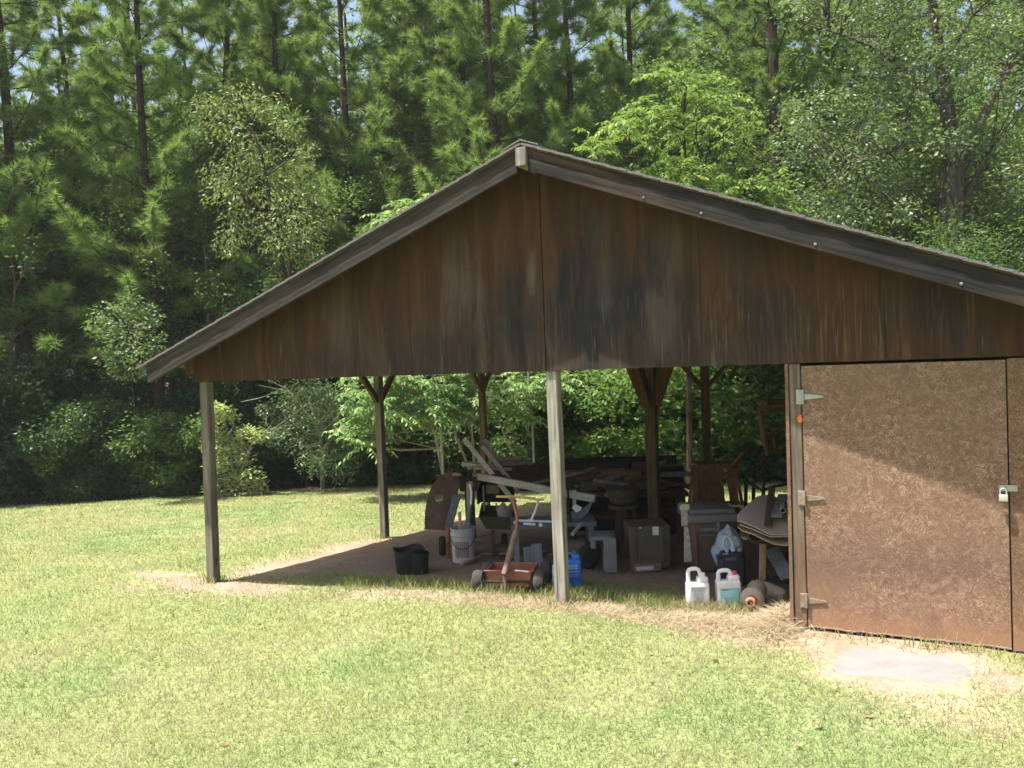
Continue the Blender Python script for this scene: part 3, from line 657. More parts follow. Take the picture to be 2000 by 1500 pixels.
# blue-grey work table with pvc frame
dt = 8.9; tb = thing("work_table", gp(1060, 1098), "low table with a blue-grey sheet top behind the red wagon", "table")
a = at(996, 1030, 8.7); TL = a; m = MB()
m.bar(TL+RT*.01+FT*.22, TL+RT*.85+FT*.22, .45, .045); m.build("table_top", M['greysheet'], tb, bevel=.004)
for (s, f_) in ((.06, .04), (.80, .04), (.06, .40), (.80, .40)):
    q = TL+RT*s+FT*f_; gz = float(g(q[0], q[1])); MB().bar((q[0], q[1], gz), q-UP*.02, .05, .05, RT).build("table_leg", M['boardgrey'], tb)
dp = 8.62; pf = thing("plastic_pipework", at(1035, 1022, dp), "white plastic pipe frame with a slanting riser on the work table", "pipework")
m = MB(); A_ = at(1011, 1017, dp); B_ = at(1100, 1020, dp+.03); m.tube([at(1004, 1021, dp-.02), A_, at(1040, 1017.5, dp+.01), B_], .0125, 12); m.tube([at(1022, 1022.5, dp-.06), at(1046, 1024.5, dp-.06)], .0125, 12); m.tube([at(1037, 1017, dp), at(1046, 997, dp-.02), at(1051, 981, dp-.04)], .0120, 12)
m.tube([at(1031, 1017, dp), at(1043, 1017.6, dp)], .0165, 12); m.build("pipe_run", M['pvc'], pf, smooth=True)
m = MB(); m.bar(at(1046, 975.5, dp-.04), at(1062, 977, dp-.04), .02, .012); m.build("tee_end", M['pvctan'], pf); m = MB(); m.tube([at(1050, 974.5, dp-.05), at(1051, 979, dp-.04)], [.016, .014], 10); m.tube([at(1056, 975, dp-.04), at(1062, 974.5, dp-.04)], .012, 10); m.build("pipe_cap", M['pvc'], pf, smooth=True)
ring = MB(); ring.lathe(at(1056, 1025.5, dp-.08), [(.010, 0), (.018, 0), (.018, .03), (.010, .03)], 14, FT); props(ring.build("pipe_coupling", M['pvc'], loc=at(1056, 1025.5, dp-.08), smooth=True), "short white pipe coupling lying on the work table's front edge", "pipe fitting")
# wheelbarrow with beige bucket
p = gp(966, 1093); wb = thing("wheelbarrow", p, "olive wheelbarrow with a shallow tray and square legs behind the wagon handle", "wheelbarrow")
dw = 9.35; tl, tr_, bl, br = at(936, 1010, dw), at(1008, 1012, dw), at(949, 1033, dw+.05), at(1000, 1035, dw+.05); m = MB(); Lw = .75
def shell(pts, vec, th_): m.prism(pts, vec)
m.prism([tl, tr_, br, bl], FT*.015); bk0 = FT*Lw
for (a, b) in ((tl, bl), (tr_, br)): m.prism([a, a+bk0+UP*.03, b+bk0*.85, b], RT*.012)
m.prism([bl, br, br+bk0*.85, bl+bk0*.85], UP*.012); m.prism([tl+bk0, tr_+bk0, br+bk0*.85, bl+bk0*.85], FT*.012); m.tube([tl, tr_, tr_+bk0, tl+bk0, tl], .008, 6)
m.build("tray", M['olive'], wb)
m = MB()
for x in (962, 1004): 
    a = at(x, 1040, dw+.02); m.bar(V(a[0], a[1], float(g(a[0], a[1]))), a, .035, .03, RT); m.bar(V(a[0], a[1], float(g(a[0], a[1])))+FT*.25, a+FT*.1, .035, .03, RT)
m.bar(at(962, 1066, dw+.02), at(1004, 1067, dw+.02), .03, .035); m.build("legs", M['olive'], wb)
MB().lathe(at(985, 1070, dw+.8)-RT*.04, [(.08, 0), (.16, .01), (.17, .04), (.16, .07), (.08, .08)], 24, RT).build("wheel", M['tyre'], wb, smooth=True)
p = at(986, 1011, dw+.2); bb = thing("beige_bucket", p, "beige plastic bucket with a broken rim sitting in the wheelbarrow", "bucket")
m = MB(); m.lathe(p-UP*.03, [(.068, 0), (.071, .004), (.088, .16), (.093, .163), (.093, .18), (.084, .18), (.066, .02)], 28); rr = random.Random(6)
m.v = [(x, y, z-(.02+.03*math.sin(5*math.atan2(y-p[1], x-p[0])))*(z > p[2]+.11)) for x, y, z in m.v]; m.build("bucket_body", M['beige'], bb, smooth=True)
# black tub on its side in the pile
p = at(966, 952, 9.9); bt = thing("black_wheelbarrow_tub", p, "black plastic barrow tub stood on end under the lumber pile", "tub")
m = MB(); arch = [(934, 985), (933, 955), (938, 940), (948, 931), (965, 928), (985, 930), (997, 938), (1003, 955), (1003, 985)]
A0 = [at(x, y, 9.75) for x, y in arch]; A1 = [at(966+(x-966)*.82, 957+(y-957)*.85, 10.1) for x, y in arch]; n_ = len(A0)
m.add(A0+A1, [(i, i+1, n_+i+1, n_+i) for i in range(n_-1)]+[tuple(range(n_, 2*n_))]); m.tube(A0, .012, 6); m.build("tub_shell", M['black'], bt)
props(MB().bar(at(950, 954, 9.85), at(975, 955, 9.85), .12, .10).build("wooden_block", M['cardboard'], loc=at(962, 955, 9.85), bevel=.004), "brown wooden block stored inside the upended black tub", "block")
stick("metal_rod", at(946, 998, 9.7), at(944, 948, 9.75), .010, M['greyboard'], "thin grey rod standing in front of the upended black tub", "rod")
# lumber pile
LG = "boards heaped on the lumber pile"
def lum(a, b, w_, h_, mat, label, up=(0, 0, 1)): stick("lumber_board", a, b, 0, mat, label, "board", board=(w_, h_, up), group=LG)
lum(at(907, 857, 10.2), at(1006, 982, 9.6), .055, .03, M['board'], "long leaning board with a tan upper end, leftmost of the leaning boards", FT)
lum(at(943, 872, 10.3), at(1012, 958, 9.7), .05, .03, M['board'], "pale leaning board, middle one of the three slanting up left", FT)
lum(at(948, 859, 10.6), at(999, 950, 10.0), .045, .028, M['boardgrey'], "grey leaning board, rightmost of the three slanting up left", FT)
lum(at(906, 905, 10.3), at(968, 913, 10.2), .14, .05, M['board'], "wide pale board end topping the lumber pile at its left")
lum(at(914, 914, 10.0), at(1000, 916, 10.0), .08, .028, M['boardtan'], "thin tan board lying flat under the leaning boards")
lum(at(884, 926, 9.9), at(948, 927, 9.9), .06, .028, M['boardtan'], "yellowish board poking out left above the rusty panel")
lum(at(934, 930, 9.6), at(1162, 974, 9.0), .05, .075, M['board'], "long white board running right behind the centre post")
lum(at(960, 906, 10.8), at(1040, 902, 10.8), .2, .04, M['boardgrey'], "dark grey boards at the back of the lumber pile")
lum(at(975, 898, 11.0), at(1016, 896, 11.0), .15, .05, M['boardtan'], "short tan board on the very top of the lumber pile")
lum(at(960, 918, 11.2), at(1105, 912, 11.2), .3, .10, M['postdark'], "dark thick timber under the back of the lumber pile")
lum(at(955, 932, 11.2), at(1095, 927, 11.2), .35, .10, M['postdark'], "dark timber at the bottom of the lumber pile")
rk = thing("lumber_rack", gp(1000, 1050), "dark rough timber rack that carries the lumber pile", "rack"); a = at(900, 945, 10.6); b = at(1100, 945, 10.6)
MB().bar(a, b, .6, .09).build("rack_deck", M['postdark'], rk)
for q in (a+RT*.1-FT*.2, b-RT*.1-FT*.2, a+RT*.1+FT*.25, b-RT*.1+FT*.25): MB().bar((q[0], q[1], float(g(q[0], q[1]))), q, .09, .09, RT).build("rack_leg", M['postdark'], rk)
# grey block ends
BG = "grey blocks standing by the wagon"
for k, (x, wd, ht_, lab) in enumerate(((1030, .085, .20, "short grey board end standing beside the wagon handle, left of its pair"), (1048, .10, .235, "taller grey board end standing between the wagon handle and the centre post"))):
    q = gp(x+4, 1108); props(MB().bar(q, q+UP*ht_-RT*.012, .05, wd, RT).build("board_offcut", M['boardgrey'], loc=q, bevel=.004), lab, "board", BG)
props(MB().bar(gp(1005, 1098), gp(1030, 1100), .07, .05).build("clay_brick", M['redpaint'], loc=gp(1018, 1098), bevel=.005), "red brick lying in the dirt behind the red wagon", "brick")
# jugs
def jug(name, p, w_, dpt, hb, hh, mat, capmat, label, cat, flip=1, yaw=None, capx=.62, group=None):
    j = thing(name, p, label, cat, group); X = RT if yaw is None else V(math.cos(yaw), math.sin(yaw), 0); Y = V(-X[1], X[0], 0); ang = math.atan2(X[1], X[0])
    m = MB(); m.rbox(p+UP*hb/2, (w_, dpt, hb), .016, ang)
    m.rbox(p+UP*(hb+.012)+X*w_*.23, (w_*.50, dpt*.85, .062), .02, ang)
    r_ = .0165; hx = w_/2-r_-.002; f_ = -flip
    path = [p+X*f_*hx+UP*(hb-.01), p+X*f_*hx+UP*(hb+hh-.035), p+X*f_*(hx-.010)+UP*(hb+hh-.018), p+X*f_*(hx-.03)+UP*(hb+hh-.012), p+X*f_*(.005)+UP*(hb+hh-.012), p-X*f_*.012+UP*(hb+hh-.020), p-X*f_*.024+UP*(hb+hh-.042), p-X*f_*.03+UP*(hb+.01)]
    m.tube(path, r_, 10); m.build("jug_body", mat, j, smooth=True)
    cp = p-X*f_*w_*.5*capx; m = MB(); m.lathe(cp+UP*(hb+.035), [(.020, 0), (.021, .03), (.019, .033), (.0, .033)], 18); m.build("cap", capmat, j, smooth=True)
    return j, X, Y, ang
def face(j, mat, p, X, Y, u0, u1, z0, z1, off, name, th=.0015):
    c = p-Y*off+X*(u0+u1)/2+UP*(z0+z1)/2; return MB().frame(c, (u1-u0, th, z1-z0), X, Y, UP).build(name, mat, j)
pA = gp(1363, 1186); jA, X, Y, an = jug("white_jug", pA, .172, .105, .200, .112, M['white'], M['white'], "white plastic jug with a wrinkled grey label, open handle and no teal", "jug", capx=.5)
l = face(jA, M['labelgrey'], pA, X, Y, -.062, .055, .05, .175, .0545, "label")
m = MB(); rr = random.Random(1)
m.frame(pA-Y*.0565+X*-.004+UP*.163, (.104, .0015, .012), X, Y, UP)
for k in range(8): m.frame(pA-Y*.0565+X*(-.004+rr.uniform(-.008, .004))+UP*(.148-.011*k), (rr.uniform(.062, .092), .0012, .0028), X, Y, UP)
m.build("label_lines", M['inkgrey'], jA)
pB = gp(1423, 1186); jB, X, Y, an = jug("white_jug", pB, .182, .11, .212, .088, M['white'], M['redcap'], "white plastic jug with a pale teal label and a red cap", "jug", capx=.55)
l = face(jB, M['labelteal'], pB, X, Y, -.072, .068, .005, .158, .0570, "label")
m = MB(); m.frame(pB-Y*.0588+X*-.035+UP*.150, (.045, .0012, .005), X, Y, UP); m.frame(pB-Y*.0588+X*.0695+UP*.082, (.003, .0012, .15), X, Y, UP); m.frame(pB-Y*.0588+X*-.002+UP*.1585, (.14, .0012, .002), X, Y, UP); m.build("label_title", M['ink'], jB)
m = MB()
for k in range(6): m.frame(pB-Y*.0588+X*(-.012+rr.uniform(-.01, .01))+UP*(.139-.0085*k), (rr.uniform(.07, .11), .001, .0028), X, Y, UP)
for k in range(5): m.frame(pB-Y*.0588+X*(-.042)+UP*(.082-.008*k), (.045, .001, .0028), X, Y, UP)
m.build("label_lines", M['inkpale'], jB)
face(jB, M['labelgreen'], pB, X, Y, .004, .060, .068, .090, .0588, "label_patch"); face(jB, M['labelgreen'], pB, X, Y, .002, .062, .032, .056, .0588, "label_patch")
# charcoal container behind with pale bag on it
pC = gp(1428, 1140); jC, X, Y, an = jug("charcoal_container", pC, .205, .15, .24, .055, M['charcoal'], M['capbeige'], "large charcoal fluid container behind the teal labelled jug", "container", capx=.82)
face(jC, M['greysheet'], pC, X, Y, -.062, .035, .222, .245, .077, "grip_recess")
MB().rbox(pC-RT*.115+UP*.245, (.016, .02, .035), .004, an).build("spout_tab", M['blue'], jC)
pD = pC+FT*.16+RT*.005; bgp = gp(1432, 1130); bg_ = thing("pale_blue_bag", bgp+FT*.1, "crumpled pale blue plastic bag with a loop handle behind the charcoal container", "bag")
m = MB(); bmx = bmesh.new(); bmesh.ops.create_icosphere(bmx, subdivisions=4, radius=1.0); bmx.verts.ensure_lookup_table()
c0 = bgp+FT*.16+UP*.21; vs = []
for v in bmx.verts:
    n3 = math.sin(v.co.x*5+v.co.z*7)*.06+math.sin(v.co.y*9-v.co.z*6)*.05+math.sin(v.co.x*13+v.co.y*11)*.03
    k = 1+n3; zz = v.co.z; rad = .135 if zz < .2 else .135*(1-.45*(zz-.2)); vs.append(c0+RT*v.co.x*rad*k+FT*v.co.y*.10*k+UP*zz*.22*k)
m.add(vs, [[v.index for v in f.verts] for f in bmx.faces]); bmx.free(); m.build("bag_body", M['bluegrey'], bg_, smooth=True)
m = MB(); dd = 7.35; m.tube([at(1421, 1078, dd), at(1413, 1066, dd), at(1413, 1054, dd), at(1419, 1047, dd), at(1427, 1052, dd), at(1431, 1062, dd), at(1432, 1076, dd)], [.014, .011, .010, .010, .012, .016, .02], 8); m.build("bag_handle", M['bluegrey'], bg_, smooth=True)
m = MB(); rr = random.Random(12); 
for i in range(16):
    a = at(1430+rr.uniform(-6, 9), 1068+rr.uniform(-8, 6), dd+.05); m.prism([a, a+RT*rr.uniform(.01, .04)+UP*rr.uniform(-.01, .05), a+RT*rr.uniform(-.03, .03)+UP*rr.uniform(.03, .09)], FT*.004+RT*.01)
m.build("bag_neck", M['bluegrey'], bg_)
# blue jugs behind the centre post
pE = gp(1119, 1143); jE, X, Y, an = jug("blue_jug", pE, .150, .11, .232, .055, M['blue'], M['greencap'], "bright blue plastic jug with faded lettering right of the centre post", "jug", capx=.35)
m = MB(); rr = random.Random(8)
for row, (z, h_, mt) in enumerate(((.182, .020, 0), (.160, .018, 0))):
    for k in range(6): m.frame(pE-Y*.0568+X*(-.048+.0165*k)+UP*z, (.010, .0012, h_*rr.uniform(.7, 1)), X, Y, UP)
for k in range(7): m.frame(pE-Y*.0568+X*(-.042+.0135*k)+UP*.132, (.008, .0012, .012*rr.uniform(.7, 1)), X, Y, UP)
m.build("lettering", M['labelteal'], jE)
m = MB()
for k in range(5): m.frame(pE-Y*.0568+X*(-.036+.018*k)+UP*(.102+.001*k), (.014, .0012, .007), X, Y, UP)
for k in range(4): m.frame(pE-Y*.0568+X*(-.028+.02*k)+UP*(.088+.001*k), (.016, .0012, .005), X, Y, UP)
m.build("small_lettering", M['inkorange'], jE)
pF = gp(1103, 1152); jF, X, Y, an = jug("pale_jug", pF-RT*.035, .13, .10, .19, .05, M['bluegrey'], M['white'], "pale blue-white jug mostly hidden behind the centre post", "jug", flip=1, capx=.4)
# pipe with flange near the door post
p = gp(1474, 1198)+UP*.088+FT*.06; fx = -FT*.92-RT*.38; fx /= np.linalg.norm(fx)
pp = thing("clay_pipe_fitting", gp(1476, 1197), "dusty flanged pipe fitting with an orange bore lying by the door post", "pipe fitting")
MB().lathe(p, [(.0, -.03), (.088, -.026), (.092, -.012), (.090, .0), (.080, .010), (.05, .022), (.040, .026)], 32, fx).build("flange", M['clay'], pp, smooth=True)
MB().lathe(p+fx*.016, [(.030, 0), (.041, .0), (.040, .055), (.034, .085), (.031, .088), (.022, .088), (.022, .02)], 24, fx).build("neck", M['clayorange'], pp, smooth=True)
MB().lathe(p+fx*.080, [(.0, 0), (.0215, 0), (.0215, .002), (.0, .002)], 18, fx).build("bore", M['boreshade'], pp)  # near-black disc painted in as the shade inside the pipe mouth
MB().lathe(p-fx*.36, [(.02, 0), (.066, .01), (.078, .07), (.074, .16), (.058, .25), (.055, .345)], 28, fx).build("body", M['clay'], pp, smooth=True)
q = p-UP*.05; MB().bar(q+fx*.0, q-UP*.085-fx*.02, .05, .05, RT).build("foot", M['clay'], pp, bevel=.006)
p2 = gp(1512, 1168)+UP*.055; props(MB().lathe(p2-V(.15, -.1, 0), [(.03, 0), (.062, .01), (.066, .12), (.056, .26), (.03, .30)], 24, V(.8, -.55, -.05)).build("stone_jar", M['clay'], loc=p2, smooth=True), "second dusty grey pipe fitting lying behind the flanged one in the straw", "pipe fitting")
# brown bin with a grey lid
p = gp(1392, 1118); db = 8.0; bn = thing("storage_bin", p, "brown plastic storage bin with a grey lid behind the white jugs", "bin")
bw = .43; cx = at(1392, 1060, 8.25); zb0 = float(g(cx[0], cx[1])); ztop = at(1392, 1015, 8.2)[2]; hgt = ztop-zb0; c = V(cx[0], cx[1], zb0+hgt/2)+FT*.15
MB().rbox(c, (bw, .50, hgt), .03, YW, taper=.84).build("bin_body", M['bin'], bn, smooth=True)
m = MB(); m.rbox(c+UP*(hgt/2+.02), (bw+.05, .56, .075), .02, YW); m.rbox(c+UP*(hgt/2+.075)+FT*.02, (bw-.02, .48, .05), .02, YW); m.build("bin_lid", M['binlid'], bn, smooth=True)
fc = c-FT*.25+UP*hgt/2
m = MB(); m.frame(fc-FT*.012-RT*.06-UP*.075, (.15, .03, .035), RT, FT, UP); m.frame(fc-FT*.010+RT*.03-UP*.055, (.03, .04, .11), RT, FT, UP); m.frame(fc-FT*.005-RT*.06-UP*.13, (.14, .02, .012), RT, FT, UP); m.build("bin_latch", M['binlid'], bn, bevel=.004)
for s in (-.17, .17): MB().frame(c-FT*.238+RT*s-UP*.05, (.025, .02, hgt*.8), RT, FT, UP).build("bin_rib", M['bin'], bn, bevel=.004)
# diamond plate strip
dpl = 7.72; ps = thing("diamond_plate_strip", gp(1345, 1115), "bright diamond plate corner strip leaning on the brown storage bin", "metal strip")
MB().prism([at(x, y, dpl) for x, y in ((1330, 997), (1342, 997), (1343, 1027), (1331, 1028))], FT*.006).build("upper_plate", M['plate'], ps)
MB().prism([at(x, y, dpl-.01) for x, y in ((1336, 1029), (1344, 1029), (1347, 1050), (1352, 1097), (1336, 1098))], FT*.006).build("lower_plate", M['plate'], ps)
MB().prism([at(x, y, dpl-.02) for x, y in ((1328, 988), (1332, 984), (1347, 984), (1347, 995), (1343, 998), (1329, 998))], FT*.10).build("corner_cap", M['galv'], ps, bevel=.004)
# slatted chair standing on the bin
dc = 8.75; ch = thing("slatted_chair", at(1398, 982, dc), "dark brown slatted wooden chair back rising behind the bin lid", "chair")
lo_ = np.linspace(1346, 1450, 12); hi_ = np.linspace(1354, 1436, 12); m = MB()
for k in range(12):
    if k == 8: continue
    dd_ = dc-.10*(k in (0, 1, 10, 11)); m.bar(at(lo_[k], 986, dd_), at(hi_[k], 914, dd_+.12), .012, .044 if k not in (0, 11) else .034, RT)
m.build("back_slats", M['chairwood'], ch, bevel=.002)
MB().prism([at(1351, 978, dc+.05), at(1412, 978, dc+.05), at(1405, 918, dc+.15), at(1358, 918, dc+.15)], FT*.01).build("back_panel", M['chairwood'], ch)
for yy, d2 in ((912, .14), (981, 0)): MB().bar(at(1345, yy, dc+d2), at(1445, yy, dc+d2), .03, .022).build("frame_rail", M['chairwood'], ch, bevel=.003)
m = MB(); m.bar(at(1356, 905, dc+.3), at(1432, 904, dc+.3), .3, .02)
m.bar(at(1428, 912, dc+.1), at(1454, 884, dc-.1), .035, .03); m.bar(at(1372, 905, dc+.4), at(1372, 886, dc+.4), .035, .035, RT); m.build("seat_frame", M['chairwood'], ch, bevel=.003)
for x in (1347, 1417): MB().lathe(at(x, 918, dc-.03), [(.0, 0), (.014, .004), (.017, .014), (.013, .024), (.007, .03)], 14, -FT).build("knob", M['legwood'], ch, smooth=True)
props(MB().box(at(1400, 1008, dc+.2)-UP*.26, (.55, .4, .62), YW).build("wooden_crate", M['postdark'], loc=at(1400, 1008, dc+.2), bevel=.005), "dark wooden crate hidden behind the bin, carrying the slatted chair", "crate")
# carpet on sawhorse table
ct = thing("carpet_table", gp(1495, 1130), "rough wooden stand with one pale leg that carries the folded carpet", "stand")
dk = 7.3; MB().bar(at(1490, 1062, dk), at(1489, 1132, dk-.02), .035, .05, RT).build("stand_leg", M['legwood'], ct, bevel=.003)
e = at(1462, 1052, dk+.2); MB().bar(e-UP*.0, e+RT*.42-UP*.02, .3, .03).build("stand_top", M['postdark'], ct)
for q in (e+RT*.03+FT*.2, e+RT*.38+FT*.2, e+RT*.36-FT*.1): MB().bar((q[0], q[1], float(g(q[0], q[1]))), q-UP*.01, .05, .05, RT).build("stand_leg", M['postdark'], ct)
MB().prism([at(1462, 1058, dk+.45), at(1500, 1060, dk+.45), at(1490, 1130, dk+.45), at(1462, 1130, dk+.45)], FT*.02).build("stand_panel", M['bin'], ct)
cp_ = thing("folded_carpet", at(1490, 1030, dk), "tan carpet folded over in thick layers on the wooden stand by the door post", "carpet")
def layer(front, back, thk):
    n = len(front); m = MB(); vs = []; fs = []
    K = 5
    for j in range(K+1):
        u = j/K
        for i in range(n): vs.append(front[i]*(1-u)+back[i]*u+UP*.012*math.sin(u*math.pi))
    for j in range(K):
        for i in range(n-1): a = j*n+i; fs.append((a, a+1, a+n+1, a+n))
    nv_ = len(vs); dn = -UP*thk; vs2 = [v+dn for v in vs]; vs += vs2; fs += [tuple(nv_+k for k in f[::-1]) for f in fs]
    for i in range(n-1): fs.append((i, nv_+i, nv_+i+1, i+1)); b = K*n+i; fs.append((b, b+1, nv_+b+1, nv_+b))
    for j in range(K): fs.append((j*n, (j+1)*n, nv_+(j+1)*n, nv_+j*n)); b = j*n+n-1; fs.append((b, nv_+b, nv_+b+n, b+n))
    return m.add(vs, fs)
fr1 = [at(x, y, d) for x, y, d in ((1440, 1020, 7.28), (1441, 1016, 7.27), (1452, 1019, 7.25), (1470, 1026, 7.23), (1490, 1036, 7.2), (1505, 1043, 7.18), (1545, 1043.5, 7.14))]
bk1 = [at(x, y, d) for x, y, d in ((1441, 1006, 7.42), (1446, 998, 7.46), (1460, 985, 7.55), (1478, 970, 7.68), (1495, 966, 7.72), (1510, 968, 7.72), (1545, 985, 7.6))]
layer(fr1, bk1, .010).build("top_fold", M['carpet'], cp_, smooth=True)
fr2 = [at(x, y, d) for x, y, d in ((1444, 1024, 7.27), (1452, 1027, 7.25), (1470, 1033, 7.23), (1490, 1042, 7.2), (1505, 1048, 7.18), (1545, 1047, 7.14))]
AW = lambda f, d_: f+unit2(f-CAM)*d_+RT*.03
bk2 = [AW(f, .35)+UP*.045 for f in fr2]; layer(fr2, bk2, .007).build("middle_fold", M['carpet'], cp_, smooth=True)
fr3 = [at(x, y, d) for x, y, d in ((1440, 1021, 7.28), (1441, 1028, 7.28), (1450, 1036, 7.26), (1470, 1042, 7.23), (1490, 1052, 7.2), (1510, 1061, 7.18), (1530, 1064, 7.16), (1545, 1063, 7.14))]
bk3 = [AW(f, .35)+UP*.02 for f in fr3]; layer(fr3, bk3, .010).build("bottom_fold", M['carpetedge'], cp_, smooth=True)
fr4 = [at(x, y, d) for x, y, d in ((1446, 1036, 7.3), (1445, 1042, 7.29), (1449, 1050, 7.29), (1457, 1053, 7.28), (1462, 1050, 7.3))]
bk4 = [AW(f, .3) for f in fr4]; layer(fr4, bk4, .006).build("curled_edge", M['carpetedge'], cp_, smooth=True)
stick("wooden_plank", at(1499, 1026, 7.22), at(1508, 952, 7.75), 0, M['postdark'], "narrow brown plank laid across the top of the folded carpet", "plank", board=(.055, .02, UP))
stick("wooden_plank", at(1517, 1008, 7.24), at(1530, 968, 7.7), 0, M['boardgrey'], "wide grey plank on the carpet beside the tan pipe", "plank", board=(.085, .03, UP))
m = MB(); ax_ = (at(1529, 997, 7.22)-at(1531, 984, 7.6)); m.lathe(at(1531, 984, 7.6), [(.018, 0), (.025, 0), (.025, np.linalg.norm(ax_)), (.018, np.linalg.norm(ax_)), (.018, .01)], 20, ax_/np.linalg.norm(ax_))
props(m.build("tan_pipe", M['beige'], loc=at(1531, 984, 7.6), smooth=True), "tan pipe with an open round end lying on the folded carpet", "pipe")
stick("wooden_plank", at(1540, 1130, 7.2), at(1506, 1072, 7.5), 0, M['boardgrey'], "dark weathered plank leaning under the carpet stand", "plank", board=(.12, .02, FT))
stick("wooden_plank", at(1520, 1128, 7.5), at(1500, 1085, 7.75), 0, M['postdark'], "brown plank leaning at the back under the carpet stand", "plank", board=(.12, .02, FT))
# hanging twig chair and black bar frame at the back right
dh = 8.2; tw = thing("twig_chair", at(1505, 840, dh), "rustic brown bent-wood chair hung upside down from the roof by the store room", "chair")
m = MB(); m.tube([at(1482, 797, dh), at(1486, 815, dh), at(1489, 838, dh), at(1494, 862, dh), at(1499, 890, dh)], [.020, .021, .022, .028, .020], 8); m.tube([at(1494, 862, dh), at(1510, 846, dh+.05), at(1524, 836, dh+.1), at(1545, 822, dh+.1)], [.022, .018, .016, .015], 8)
m.tube([at(1511, 850, dh+.1), at(1513, 870, dh+.1), at(1513, 882, dh+.1)], [.018, .019, .016], 8); m.build("bent_legs", M['chairwood'], tw, smooth=True)
m = MB(); m.bar(at(1478, 796, dh), at(1550, 790, dh), .06, .035); m.bar(at(1496, 801, dh+.15), at(1550, 798, dh+.15), .05, .03); m.bar(at(1498, 828, dh+.1), at(1550, 823, dh+.1), .04, .022); m.bar(at(1490, 785, dh+.2), at(1550, 782, dh+.2), .3, .03)
m.build("seat_rails", M['chairwood'], tw, bevel=.004)
MB().tube([at(1500, 790, dh+.05), at(1502, 760, dh+.05)+UP*.2, at(1502, 745, dh+.05)+UP*.75], .006, 6).build("hanging_cord", M['blackmetal'], tw)
db_ = 8.6; bf = thing("bent_tube_loop", at(1500, 960, db_), "black bent tube frame with a loop, behind the folded carpet", "tube frame")
m = MB(); m.tube([at(1492, 985, db_), at(1491, 950, db_), at(1493, 938, db_), at(1502, 932, db_), at(1514, 930, db_), at(1524, 936, db_+.05), at(1540, 940, db_+.1)], .015, 8); m.tube([at(1456, 940, db_+.1), at(1474, 949, db_+.05), at(1490, 958, db_), at(1508, 951, db_), at(1545, 944, db_+.1)], .014, 8)
for a_ in ((1457, 941), (1472, 950), (1491, 955)): m.bar(at(*a_, db_+.08), at(a_[0]-1, a_[1]+65, db_+.1), .03, .03, RT)
m.build("bent_tube", M['blackmetal'], bf)
# middle heap: cabinet, flat carton, grey bench, mower, dark bench with clutter
p = gp(1272, 1112); cb = thing("dark_cabinet", p, "plain dark grey cabinet with a white paper tag behind the flat carton", "cabinet")
c = p+FT*.24+UP*.20; MB().rbox(c, (.39, .40, .40), .008, YW).build("cabinet_body", M['cabinet'], cb)
MB().frame(c-FT*.203-RT*.12, (.012, .01, .38), RT, FT, UP).build("trim", M['postdark'], cb); MB().frame(c-FT*.206+RT*.155, (.06, .012, .38), RT, FT, UP).build("trim", M['olive'], cb)
MB().frame(c-FT*.208+RT*.058+UP*.155, (.058, .003, .08), RT, FT, UP).build("paper_tag", M['paper'], cb); MB().frame(c-FT*.208-RT*.085+UP*.19, (.02, .004, .012), RT, FT, UP).build("sticker", M['paper'], cb)
p = gp(1262, 1117); bx = thing("flat_carton", p, "flat brown cardboard carton with a white end label on the ground before the cabinet", "carton")
yaw_ = YW+.15; Xc = V(math.cos(yaw_), math.sin(yaw_), 0); Yc = V(-Xc[1], Xc[0], 0); c = p+UP*.035+Yc*.15+Xc*.02
MB().frame(c, (.255, .30, .07), Xc, Yc, UP).build("carton_body", M['cardboard'], bx, bevel=.003)
m = MB(); m.frame(c-Yc*.1515-Xc*.03, (.165, .002, .034), Xc, Yc, UP); m.build("end_label", M['labelgrey'], bx)
gb = thing("grey_bench_end", gp(1178, 1112), "grey composite bench end with a slab side right of the blue jug", "bench end"); p = gp(1184, 1112)
MB().frame(p+UP*.16+RT*.03, (.115, .30, .32), RT, FT, UP).build("slab_leg", M['greyboard'], gb, bevel=.006)
MB().frame(p+UP*.315-RT*.045+FT*.03, (.20, .30, .035), RT, FT, UP).build("bench_top", M['greyboard'], gb, bevel=.006)
MB().frame(p+UP*.27-RT*.12+FT*.04, (.045, .28, .10), RT, FT, UP).build("bench_rail", M['greyboard'], gb, bevel=.006)
p = gp(1135, 1118); mw = thing("old_mower", p, "old dark mower with a rusty red wheel disc behind the blue jug", "mower"); c = p+FT*.15
MB().lathe(c+RT*.10+UP*.13-RT*.03, [(.05, 0), (.115, .004), (.13, .02), (.13, .05), (.115, .064), (.05, .07)], 28, (RT*.6-FT*.8)).build("wheel", M['tyre'], mw, smooth=True)
MB().lathe(c+RT*.10+UP*.13+(RT*.6-FT*.8)*.035, [(.0, .01), (.03, .012), (.085, .0), (.09, -.01)], 24, (RT*.6-FT*.8)).build("wheel_disc", M['rust'], mw, smooth=True)
MB().rbox(c-RT*.06+UP*.19+FT*.1, (.30, .35, .16), .05, YW).build("deck", M['cabinet'], mw, smooth=True); MB().rbox(c-RT*.10+UP*.30+FT*.12, (.16, .18, .12), .03, YW).build("engine", M['blackmetal'], mw, smooth=True)
m = MB(); m.tube([c+UP*.28+FT*.2-RT*.05, c+UP*.5+FT*.5-RT*.05, c+UP*.72+FT*.75-RT*.05], .012, 8); m.build("handle", M['blackmetal'], mw)
a = at(1118, 1043, 8.3); m = MB(); ax_ = V(*(-FT*.85-RT*.45-UP*.25)); ax_ /= np.linalg.norm(ax_); m.lathe(a-ax_*.22, [(.010, .22), (.017, .22), (.017, .0), (.010, .0)], 16, ax_); props(m.build("pipe_stub", M['beige'], loc=a, smooth=True), "short tan pipe stub with a white ring end above the blue jug", "pipe")
